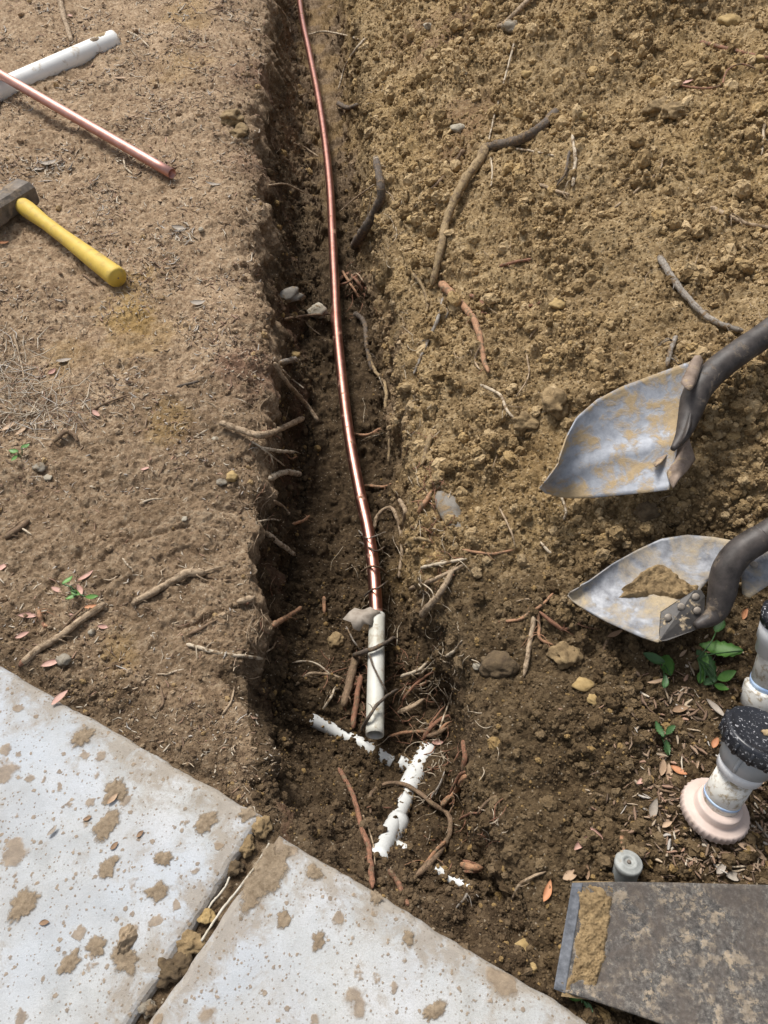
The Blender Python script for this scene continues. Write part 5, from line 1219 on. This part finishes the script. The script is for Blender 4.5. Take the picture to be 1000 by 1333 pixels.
# green weeds
def weed(px, py, leaves, label):
    p = on(px, py, 0.004); o = thing('weed', label, 'weed', p, 'green weeds in the dark soil')
    for k, (lx, ly, Lpx, wr, ang, mat, lob) in enumerate(leaves):
        q = on(lx, ly, 0.016); L = Lpx * mpp(q)
        V_, F_ = leaf_mesh(L, L * wr, 0.25, 0.18, lob, 300 + k + px, 13)
        V_ = lay(V_, lx, ly, ang, 0.014, 0.22, k + px)
        part('leaf', (V_, F_), mat, o)
        part('stalk', tube(catmull([p[:], ((p + q) / 2 + Vector((0, 0, .006)))[:], V_[2]], 6), 0.0011, 5), 'green_dark', o)
    return o
weed(864, 866, [(846, 857, 30, .5, 165, 'green_dark', .05), (866, 872, 40, .52, 100, 'green', .06), (862, 893, 20, .5, 70, 'green_dark', .1)], 'small green weed just below the lower shovel tip')
weed(908, 858, [(938, 850, 52, .48, 168, 'green', .16), (918, 868, 42, .55, 115, 'green_dark', .14), (908, 868, 38, .34, 60, 'green', .16), (940, 882, 30, .5, 15, 'green', 0), (933, 900, 20, .6, -20, 'green', 0), (914, 886, 22, .5, 60, 'green', .12), (924, 890, 22, .5, 30, 'green_dark', .1), (938, 822, 24, .6, 60, 'green_dark', .12)], 'larger weed with toothed green leaves left of the white drain pipe')
weed(862, 962, [(858, 950, 22, .4, 100, 'green_dark', .3), (868, 955, 22, .4, 40, 'green_dark', .3), (864, 974, 20, .5, 100, 'green_dark', .3)], 'tiny lobed weed above the leaf litter')
weed(98, 772, [(92, 762, 16, .5, 60, 'green', .2), (104, 774, 16, .5, -20, 'green', .2), (96, 784, 14, .5, 200, 'green', .2), (118, 782, 16, .5, 10, 'green', .2)], 'flat green seedling beside the thick tan stick')
weed(28, 594, [(22, 592, 13, .6, 180, 'green', .2), (33, 587, 12, .6, 60, 'green', .2), (24, 600, 10, .6, 230, 'green', .1)], 'tiny green seedling near the left edge')
weed(760, 1304, [(752, 1306, 20, .6, 160, 'green', 0), (766, 1312, 16, .5, -60, 'green_dark', 0)], 'green leaves peeping from under the flat blade')

# ------------------------------------------------------------------ stones and clods
def stone(px, py, rpx, mat, label, cat='stone', group=None, name='stone', flat=.7, rough=.3, sink=.25, z=None, sub=3, stretch=None, ang=0):
    p = hit(px, py)[0] if z is None else P(px, py, z); r = rpx * mpp(p); _seed[0] += 1
    V_, F_ = lump(r, _seed[0], 4 if 'clod' in name else sub, flat, rough)
    if stretch: V_[:, 0] *= stretch
    a = math.radians(ang); c_, s_2 = math.cos(a), math.sin(a)
    V_ = V_ @ np.array([[c_, s_2, 0], [-s_2, c_, 0], [0, 0, 1]])
    return solo(name, (V_ + np.array((p + Vector((0, 0, r * flat * (1 - 2 * sink))))[:]), F_), mat, label, cat, group)
stone(373, 388, 12, 'stone_grey', 'pointed grey tan wood chunk on the left trench wall beside the pipe', 'wood chunk', name='wood_chunk', stretch=1.6, ang=25, flat=.6)
stone(414, 408, 11, 'stone_pale', 'rounded pale stone touching the copper pipe in the trench', stretch=1.2)
stone(383, 463, 6, 'stone_ochre', 'orange chip lodged on the left trench wall', flat=.5)
stone(586, 668, 15, 'stone_grey', 'long smooth grey stone set in the right trench lip', stretch=2.3, ang=105, flat=.55, rough=.15, sink=.3)
stone(597, 170, 8, 'stone_pale', 'pale stone beside the upper end of the long tan root')
stone(535, 288, 6, 'stone_ochre', 'small yellow stone left of the long tan root')
stone(557, 37, 6, 'stone_pale', 'small pale stone near the top of the right trench edge', stretch=1.2)
stone(604, 98, 5, 'stone_pale', 'white pebble in the reddish soil at the top of the mound')
stone(728, 396, 9, 'stone_ochre', 'flat yellow pebble below the middle of the mound', flat=.4, stretch=1.4, ang=20)
stone(756, 152, 7, 'stone_ochre', 'bright yellow pebble right of the dark branch tip', flat=.5)
stone(950, 32, 11, 'stone_ochre', 'yellow clay lump at the top right of the mound')
stone(686, 100, 7, 'stone_ochre', 'small yellow clay lump high on the mound')
stone(992, 80, 9, 'stone_ochre', 'orange clay lump at the right edge of the mound', cat='stone')
stone(664, 38, 13, 'stone', 'angular grey stone at the top of the mound', flat=.5)
stone(858, 146, 15, 'clod', 'large crumbly clod, left of a pair high on the mound', 'clod', 'soil clods', 'soil_clod', rough=.45)
stone(878, 150, 13, 'clod', 'large crumbly clod, right of a pair high on the mound', 'clod', 'soil clods', 'soil_clod', rough=.45)
stone(722, 530, 20, 'clod', 'biggest soil clod, just left of the upper shovel blade', 'clod', 'soil clods', 'soil_clod', rough=.4)
stone(684, 552, 13, 'clod', 'soil clod left of the biggest clod near the curly pale root', 'clod', 'soil clods', 'soil_clod', rough=.4)
stone(842, 668, 13, 'clod_dark', 'dark clod under the lower edge of the upper shovel', 'clod', 'soil clods', 'soil_clod', rough=.4)
stone(735, 855, 15, 'clod', 'yellow brown clod below the orange root knot', 'clod', 'soil clods', 'soil_clod', rough=.4)
stone(648, 870, 18, 'clod_dark', 'round dark clod right of the pale roots at the hole', 'clod', 'soil clods', 'soil_clod', rough=.3)
stone(758, 893, 9, 'stone_ochre', 'flat yellowish stone in the dark soil below the lower shovel', flat=.5, stretch=1.3)
stone(772, 911, 7, 'stone_ochre', 'small tan stone below the flat yellowish stone', flat=.6)
stone(680, 1232, 8, 'stone_ochre', 'small tan stone in the mud left of the flat blade')
stone(691, 1262, 7, 'stone_ochre', 'small yellow stone at the corner of slab and flat blade')
stone(437, 835, 9, 'clod', 'clod beside the big crinkled leaf in the hole', 'clod', 'soil clods', 'soil_clod')
stone(620, 868, 5, 'stone_pale', 'cream pebble beside the mauve leaf')
stone(83, 860, 7, 'stone', 'grey pebble between two leaves by the upper slab')
stone(120, 824, 5, 'stone', 'small grey pebble below the thick tan stick')
stone(288, 628, 6, 'stone', 'blue grey flake near the left trench rim', flat=.4)
stone(302, 622, 8, 'stone_ochre', 'yellow clay lump near the left trench rim')
stone(240, 676, 4, 'stone_pale', 'tiny white chip on the damp trodden patch', flat=.4)
stone(280, 572, 4, 'stone_pale', 'tiny white chip above the bent root', flat=.5)
stone(62, 622, 5, 'stone_pale', 'white flake near the left edge of the trodden ground', flat=.3)
stone(52, 610, 7, 'stone', 'grey pebble above the white flake', flat=.6)
stone(262, 300, 4, 'stone_pale', 'tiny white chip right of the hammer')
stone(302, 155, 14, 'clod', 'pale earth lump on the left rim level with the copper pipe', 'clod', 'soil clods', 'soil_clod', rough=.4, flat=.5)
stone(312, 175, 12, 'clod', 'pale earth lump just below another on the left rim', 'clod', 'soil clods', 'soil_clod', rough=.4, flat=.5)
def dab(px, py, rpx, lab, z, st, ang, h):
    _seed[0] += 1; sd = _seed[0]; c = P(px, py, z); r = rpx * mpp(c) * (1.0 if h > 0.005 else 1.3); Vv = []; Fc = []; nu, nl = 56, 12
    a = math.radians(ang); ca, sa = math.cos(a), math.sin(a)
    th = np.arange(nu) * 2 * math.pi / nu; q = np.stack([np.cos(th), np.sin(th), np.full(nu, sd * .77)], 1)
    wob = 1 + 0.45 * perlin(q, 1.1, sd) + 0.28 * perlin(q, 2.9, sd) + 0.14 * perlin(q, 7, sd)
    for l in range(nl + 1):
        k = l / nl
        X_ = np.cos(th) * r * st * k * wob; Y_ = np.sin(th) * r * k * wob
        hh = h * (1 - k ** 2) * (1 + 0.9 * perlin(np.stack([X_, Y_, X_ * 0 + sd], 1), 160, sd)) + 0.0007 * (1 - k)
        for i in range(nu): Vv.append((c.x + X_[i] * ca - Y_[i] * sa, c.y + X_[i] * sa + Y_[i] * ca, z + 0.0006 * (1 if l < nl else -1) + max(0, hh[i])))
    for l in range(nl):
        for j in range(nu):
            i0 = l * nu + j; i1 = l * nu + (j + 1) % nu; Fc.append((i0, i1, i1 + nu, i0 + nu))
    o_ = solo('mud_dab', (Vv, Fc), 'mud' if h > 0.005 else 'mud_thin', lab, 'mud', 'mud dabs on the slabs')
    fa = o_.data.attributes.new('fade', 'FLOAT', 'POINT'); fa.data.foreach_set('value', np.repeat(1 - np.arange(nl + 1) / nl, nu).astype(np.float32))
# mud on the slabs and clods in the joint
zsl = SLAB_Z
for a, b, r, st, an, lab in ((165, 1225, 12, 1.5, 70, 'thick mud clod standing in the middle of the upper slab'), (163, 1248, 15, 1.3, -20, 'flat mud smear below the thick mud clod'),
        (138, 1075, 13, 1.6, 50, 'broad mud dab below the tan leaf'), (268, 1071, 12, 1.5, 40, 'mud dab near the corner of the upper slab'), (213, 1118, 9, 1.2, 0, 'round mud dab in the right half of the upper slab'),
        (150, 1030, 13, 1.2, 20, 'mud dab under the tan leaf on the upper slab'), (125, 1232, 10, 1.3, -30, 'mud dab left of the thick mud clod'), (92, 1252, 10, 1.4, 60, 'mud dab low and left on the upper slab'), (205, 1160, 9, 1.5, 25, 'mud dab between the round dab and the joint'), (30, 1180, 14, 1.4, 70, 'wide mud smear near the left edge of the upper slab'), (108, 960, 10, 1.5, 30, 'mud dab near the front edge of the upper slab'), (140, 1130, 11, 1.3, 80, 'long mud dab under the dark curled leaf'), (320, 1060, 8, 1.4, 20, 'mud dab right on the corner of the upper slab')):
    dab(a, b, r, lab, zsl, st, an, 0.010 if 'thick mud clod standing' in lab else 0.0014)
for a, b, r, st, an, lab in ((345, 1140, 22, 1.7, 55, 'large wet mud smear along the corner of the lower slab'), (408, 1136, 9, 1.1, 0, 'round mud spot near the top of the lower slab'), (370, 1195, 8, 1.2, 60, 'mud spot in the left half of the lower slab'), (415, 1225, 9, 1.2, 50, 'mud spot in the middle of the lower slab'), (565, 1315, 9, 1.6, 30, 'mud spot at the bottom edge of the lower slab'), (490, 1168, 8, 1.2, -30, 'mud spot by the red root at the lower slab edge'), (533, 1222, 7, 1.2, 90, 'mud spot near the front edge of the lower slab')):
    dab(a, b, r, lab, zsl + .004, st, an, 0.0012)
for a, b, r, m_, lab in ((322, 1102, 11, 'clod', 'clod at the upper end of the joint between the slabs'), (306, 1130, 9, 'clod_dark', 'second clod down in the joint between the slabs'), (269, 1194, 8, 'stone_ochre', 'orange lump in the joint between the slabs'), (246, 1230, 13, 'clod', 'large clod in the lower joint between the slabs'), (224, 1262, 16, 'clod_dark', 'dark clod near the bottom of the joint between the slabs'), (193, 1313, 9, 'stone', 'pinkish stone at the bottom of the joint between the slabs'), (340, 1078, 12, 'clod', 'clod bridging the two slab corners')):
    stone(a, b, r, m_, lab, 'clod', 'clods in the slab joint', 'soil_clod', rough=.45, flat=.6, z=0.012, sink=.3)

# ------------------------------------------------------------------ loose crumbs, litter, hair roots (too many to count)
area = np.linalg.norm(np.cross(np.gradient(V.reshape(nr, nc, 3), axis=1), np.gradient(V.reshape(nr, nc, 3), axis=0)), axis=2).ravel()
inview = np.zeros((nr, nc), bool); inview[len(near) - 2:len(near) + len(yv) + 3, 8:nc - 8] = True; inview = inview.ravel()
px_area = area / (np.repeat(S[:, None], nc, 1).ravel() ** 2)          # so that far soil is not over-filled
leftz = (x < XA) & (so_ > 0)
mtop = sstep(0.0, 0.1, md)
dens = np.where(x > XE, 1.0, 0) * (0.55 + 0.6 * patch)
dens = np.maximum(dens, 0.75 * holefloor)
dens = np.maximum(dens, 0.30 * (infl > 0.3) * (infl < 0.95))
dens = np.maximum(dens, 0.7 * (x > XC) * sstep(1.0, 0.6, te))
dens = np.maximum(dens, leftz * (0.10 + 0.5 * rim + 0.9 * nearslab))
jointz = (so_ < 0) & (np.abs(x - (s1c[0] + s2c[0]) / 2) < 0.9)
dens = np.where(so_ < -0.004, 0.25, dens)
wgt = dens * px_area * inview; wgt /= wgt.sum()
NCR = 130000
pick = rng.choice(len(x), NCR, p=wgt)
pt_ = patch[pick]
siz = (0.0013 + (0.0009 + 0.0011 * pt_) * rng.pareto(2.5, NCR)).clip(0, 0.012)
small = (x[pick] < XA[pick]); siz = np.where(small, np.minimum(siz * 0.75, 0.006), siz)
siz = np.where((infl[pick] > 0.25) & (x[pick] < XE[pick]), np.minimum(siz, 0.007), siz)
siz = np.where(so_[pick] < -0.004, np.minimum(siz, 0.0045), siz)
siz *= np.clip(np.repeat(S[:, None], nc, 1).ravel()[pick] / 0.0016, 0.8, 1.6)
cpos = V[pick] + n2[pick] * (siz * 0.25)[:, None]
jit = np.repeat(S[:, None], nc, 1).ravel()[pick]; cpos[:, 0] += rng.uniform(-1, 1, NCR) * jit * 0.5; cpos[:, 1] += rng.uniform(-1, 1, NCR) * jit * 0.5
if PIPE_CRUMBS:
    pc = np.array(PIPE_CRUMBS, np.float32); k_ = len(pc)
    cpos = np.concatenate([cpos, pc]); siz = np.concatenate([siz, rng.uniform(0.0012, 0.0042, k_)]); NCR += k_
    zcr = np.concatenate([zone[pick], np.tile(np.array([[0.85, 0, 0.5, 1]], np.float32), (k_, 1))])
def crumb_group():
    ng = bpy.data.node_groups.new('crumb_scatter', 'GeometryNodeTree')
    ng.interface.new_socket('Geometry', in_out='INPUT', socket_type='NodeSocketGeometry'); ng.interface.new_socket('Geometry', in_out='OUTPUT', socket_type='NodeSocketGeometry')
    n = ng.nodes; l = ng.links; gi = n.new('NodeGroupInput'); go = n.new('NodeGroupOutput')
    g2i = n.new('GeometryNodeGeometryToInstance')
    for k in range(5):
        ico = n.new('GeometryNodeMeshIcoSphere'); ico.inputs['Radius'].default_value = 1.0; ico.inputs['Subdivisions'].default_value = 3
        sp = n.new('GeometryNodeSetPosition'); tn = n.new('ShaderNodeTexNoise'); tn.noise_dimensions = '4D'
        tn.inputs['W'].default_value = 3.7 * k + 0.3; tn.inputs['Scale'].default_value = 1.3; tn.inputs['Detail'].default_value = 5.0; tn.inputs['Roughness'].default_value = 0.7
        pos = n.new('GeometryNodeInputPosition'); l.new(pos.outputs[0], tn.inputs['Vector'])
        sub = n.new('ShaderNodeVectorMath'); sub.operation = 'SUBTRACT'; l.new(tn.outputs['Color'], sub.inputs[0]); sub.inputs[1].default_value = (.5, .5, .5)
        mul = n.new('ShaderNodeVectorMath'); mul.operation = 'SCALE'; l.new(sub.outputs[0], mul.inputs[0]); mul.inputs['Scale'].default_value = 2.1
        l.new(ico.outputs['Mesh'], sp.inputs['Geometry']); l.new(mul.outputs[0], sp.inputs['Offset'])
        sm = n.new('GeometryNodeSetMaterial'); sm.inputs['Material'].default_value = M['crumb']; l.new(sp.outputs[0], sm.inputs['Geometry'])
        l.new(sm.outputs[0], g2i.inputs[0])
    iop = n.new('GeometryNodeInstanceOnPoints'); l.new(gi.outputs[0], iop.inputs['Points']); l.new(g2i.outputs[0], iop.inputs['Instance'])
    iop.inputs['Pick Instance'].default_value = True
    def attr(nm, ty):
        a = n.new('GeometryNodeInputNamedAttribute'); a.data_type = ty; a.inputs['Name'].default_value = nm
        return [o_ for o_ in a.outputs if o_.enabled and o_.name == 'Attribute'][0]
    l.new(attr('pick', 'INT'), iop.inputs['Instance Index']); l.new(attr('rot', 'FLOAT_VECTOR'), iop.inputs['Rotation']); l.new(attr('size', 'FLOAT_VECTOR'), iop.inputs['Scale'])
    l.new(iop.outputs[0], go.inputs[0])
    return ng
cm = bpy.data.meshes.new('soil_crumbs'); cm.vertices.add(NCR); cm.vertices.foreach_set('co', cpos.astype(np.float32).ravel())
a = cm.attributes.new('pick', 'INT', 'POINT'); a.data.foreach_set('value', rng.integers(0, 5, NCR).astype(np.int32))
a = cm.attributes.new('rot', 'FLOAT_VECTOR', 'POINT'); a.data.foreach_set('vector', rng.uniform(0, 6.28, (NCR, 3)).astype(np.float32).ravel())
a = cm.attributes.new('size', 'FLOAT_VECTOR', 'POINT'); a.data.foreach_set('vector', (siz[:, None] * rng.uniform(0.7, 1.3, (NCR, 3))).astype(np.float32).ravel())
a = cm.attributes.new('zone', 'FLOAT_COLOR', 'POINT'); a.data.foreach_set('color', zcr.astype(np.float32).ravel())
co_ = bpy.data.objects.new('soil_crumbs', cm); COL.objects.link(co_); cm.materials.append(M['crumb'])
mod = co_.modifiers.new('scatter', 'NODES'); mod.node_group = crumb_group()
tag(co_, 'loose crumbs of brown soil strewn over mound, trench and joint', 'soil', kind='stuff')

def strips(name, centres, lens, wids, tints, label, cat, normals_, heading=None, bend=0.15, lift=0.002, tilt=0.25):
    n = len(centres); k = np.arange(n)
    nrm = normals_ * 0.6 + np.array([0, 0, 1.0]) + rng.normal(size=(n, 3)) * tilt; nrm /= np.linalg.norm(nrm, axis=1)[:, None]
    a = rng.uniform(0, 2 * math.pi, n) if heading is None else heading
    dx = np.stack([np.cos(a), np.sin(a), np.zeros(n)], 1); dx -= nrm * (dx * nrm).sum(1)[:, None]; dx /= np.linalg.norm(dx, axis=1)[:, None]; dy = np.cross(nrm, dx)
    b = rng.normal(size=n) * bend; Vs = []; th = np.maximum(wids * 0.25, 0.0003)
    for t in (-1, 0, 1):
        wv = wids * (0.45 if t else 1.0); c_ = centres + dx * (lens * t / 2)[:, None] + dy * (b * lens * (t * t - .5))[:, None] + nrm * (lift + 0.1 * lens * np.abs(rng.normal(size=n)) * (t * t))[:, None]
        for s, hh in ((-1, 0), (1, 0), (0, 1)): Vs.append(c_ + dy * (s * wv / 2)[:, None] + nrm * (hh * th)[:, None])
    Vs = np.stack(Vs, 1).reshape(-1, 3); Q = []
    for t in (0, 3):
        Q += [(t, t + 1, t + 4, t + 3), (t + 1, t + 2, t + 5, t + 4), (t + 2, t, t + 3, t + 5)]
    Q = (np.array(Q)[None] + (k * 9)[:, None, None]).reshape(-1, 4)
    m_ = bpy.data.meshes.new(name); m_.vertices.add(len(Vs)); m_.vertices.foreach_set('co', Vs.astype(np.float32).ravel())
    m_.loops.add(Q.size); m_.loops.foreach_set('vertex_index', Q.ravel().astype(np.int32)); m_.polygons.add(len(Q)); m_.polygons.foreach_set('loop_start', np.arange(0, Q.size, 4, dtype=np.int32)); m_.update()
    at_ = m_.attributes.new('tint', 'FLOAT_COLOR', 'POINT'); at_.data.foreach_set('color', np.repeat(np.c_[tints, np.ones(n)], 9, 0).astype(np.float32).ravel())
    m_.materials.append(M['litter']); o_ = bpy.data.objects.new(name, m_); COL.objects.link(o_)
    return tag(o_, label, cat, kind='stuff')
PAL = np.array([(0.42, 0.33, 0.23), (0.30, 0.21, 0.14), (0.52, 0.45, 0.35), (0.22, 0.14, 0.09), (0.12, 0.08, 0.05), (0.36, 0.22, 0.15), (0.45, 0.41, 0.36)])
def tints(n, p=None): return PAL[rng.choice(len(PAL), n, p=p)] * rng.uniform(0.75, 1.2, (n, 1))
# wood chips and straw bits trodden into the left-hand ground
n_l = perlin(p2, 6, 61)
wq = leftz * px_area * inview * np.clip(0.15 + 1.4 * sstep(-0.2, 0.5, n_l) * (1 - 0.75 * damp_left / 0.44), 0.05, 2) ; wq /= wq.sum()
NL = 12000; pk = rng.choice(len(x), NL, p=wq); sc_ = np.repeat(S[:, None], nc, 1).ravel()[pk]
strips('wood_chip_litter', V[pk].astype(float), sc_ * rng.gamma(2.2, 2.5, NL).clip(1.5, 20), sc_ * rng.uniform(0.7, 2.8, NL), tints(NL, [.22, .16, .17, .18, .15, .06, .06]), 'fine wood chips and straw trodden into the dry ground', 'litter', n2[pk], lift=0.0008)
# dry grass pile at the left edge
def around(px, py, rx, ry, n):
    c_ = P(px, py, 0); s = mpp(c_)
    return [(px + rng.normal() * rx, py + rng.normal() * ry) for _ in range(n)]
def strew(name, spots, lpx, wpx, label, cat, p=None, tilt=.35, lift=.003, bend=.15):
    C_, Nn, L_, W_ = [], [], [], []
    for (a, b) in spots:
        if a > 1040 or b > 1340: continue
        q, nn = hit(a, b); s = mpp(q); C_.append(q[:]); Nn.append(nn[:]); L_.append(s * rng.uniform(*lpx)); W_.append(s * rng.uniform(*wpx))
    return strips(name, np.array(C_), np.array(L_), np.array(W_), tints(len(C_), p), label, cat, np.array(Nn), lift=lift, tilt=tilt, bend=bend)
strew('dry_grass', around(38, 515, 32, 26, 170) + around(20, 480, 22, 30, 60) + around(75, 545, 26, 14, 50), (12, 52), (0.9, 1.9), 'flattened pile of pale dry grass and stalks at the left edge', 'dry grass', [.3, .1, .35, .08, .0, .05, .12], .3, .004)
strew('leaf_litter', around(870, 985, 26, 40, 130) + around(940, 1110, 50, 22, 200) + around(985, 1060, 20, 40, 120) + around(900, 900, 50, 30, 90) + around(860, 1080, 45, 30, 120), (4, 18), (1.5, 6.5), 'brown leaf scraps and straw round the drain pipes', 'leaf litter', [.12, .24, .05, .28, .2, .08, .03], .35, .002, .05)
strew('grass_tuft_litter', around(68, 215, 14, 10, 45) + around(240, 305, 10, 8, 30), (5, 18), (1, 3), 'grey shreds of dead grass by the hammer', 'dry grass', [.1, .1, .3, .05, .0, .0, .45], .4)
# hair roots hanging from both walls
def hairs(zones, n, mat, label, rmin, rmax):
    HV, HF = [], []
    for k in range(n):
        (xa_, ya_), (xb_, yb_), spread = random.choices([z_[:3] for z_ in zones], [z_[3] for z_ in zones])[0]
        t = random.random(); a = xa_ + (xb_ - xa_) * t + random.gauss(0, spread); b = ya_ + (yb_ - ya_) * t + random.gauss(0, spread * .6)
        L_ = random.uniform(9, 40); an = random.uniform(0, 6.28); pts_ = []
        for j in range(4):
            pts_.append(on(a, b, 0.001 if j == 0 else random.uniform(.002, .013))[:]); an += random.uniform(-.8, .8); a += math.cos(an) * L_ / 3; b += math.sin(an) * L_ / 3
        if max(np.linalg.norm(np.array(pts_[i]) - np.array(pts_[i + 1])) for i in range(3)) > 0.045: continue
        r_ = random.uniform(rmin, rmax)
        vv_, ff_ = tube(catmull(pts_, 11), np.linspace(r_, r_ * .5, 11), 4, .2); k0 = len(HV); HV += list(vv_); HF += [tuple(i + k0 for i in f) for f in ff_]
    solo('hair_roots', (HV, HF), mat, label, 'roots', kind='stuff')
hairs([((350, 20), (345, 330), 10, 1), ((350, 450), (335, 900), 12, 1.3)], 190, 'tan', 'fine hair roots hanging from the left trench wall', .0005, .0011)
hairs([((480, 40), (515, 420), 14, 1), ((520, 430), (575, 880), 22, 2), ((560, 860), (610, 1100), 22, 1.6), ((480, 690), (505, 850), 14, .7)], 330, 'pale', 'fine pale hair roots tangled on the right trench bank', .0005, .0012)
hairs([((520, 850), (600, 1120), 24, 1), ((440, 860), (480, 930), 16, .6), ((540, 560), (580, 760), 16, .6), ((350, 560), (340, 860), 10, .5), ((455, 340), (475, 400), 8, .35)], 230, 'red', 'fine red rootlets tangled round the hole and on the trench walls', .0006, .0015)
hairs([((560, 60), (660, 640), 60, 1), ((700, 60), (960, 420), 80, .5)], 60, 'tan', 'fine hair roots strewn over the spoil mound', .0005, .0010)
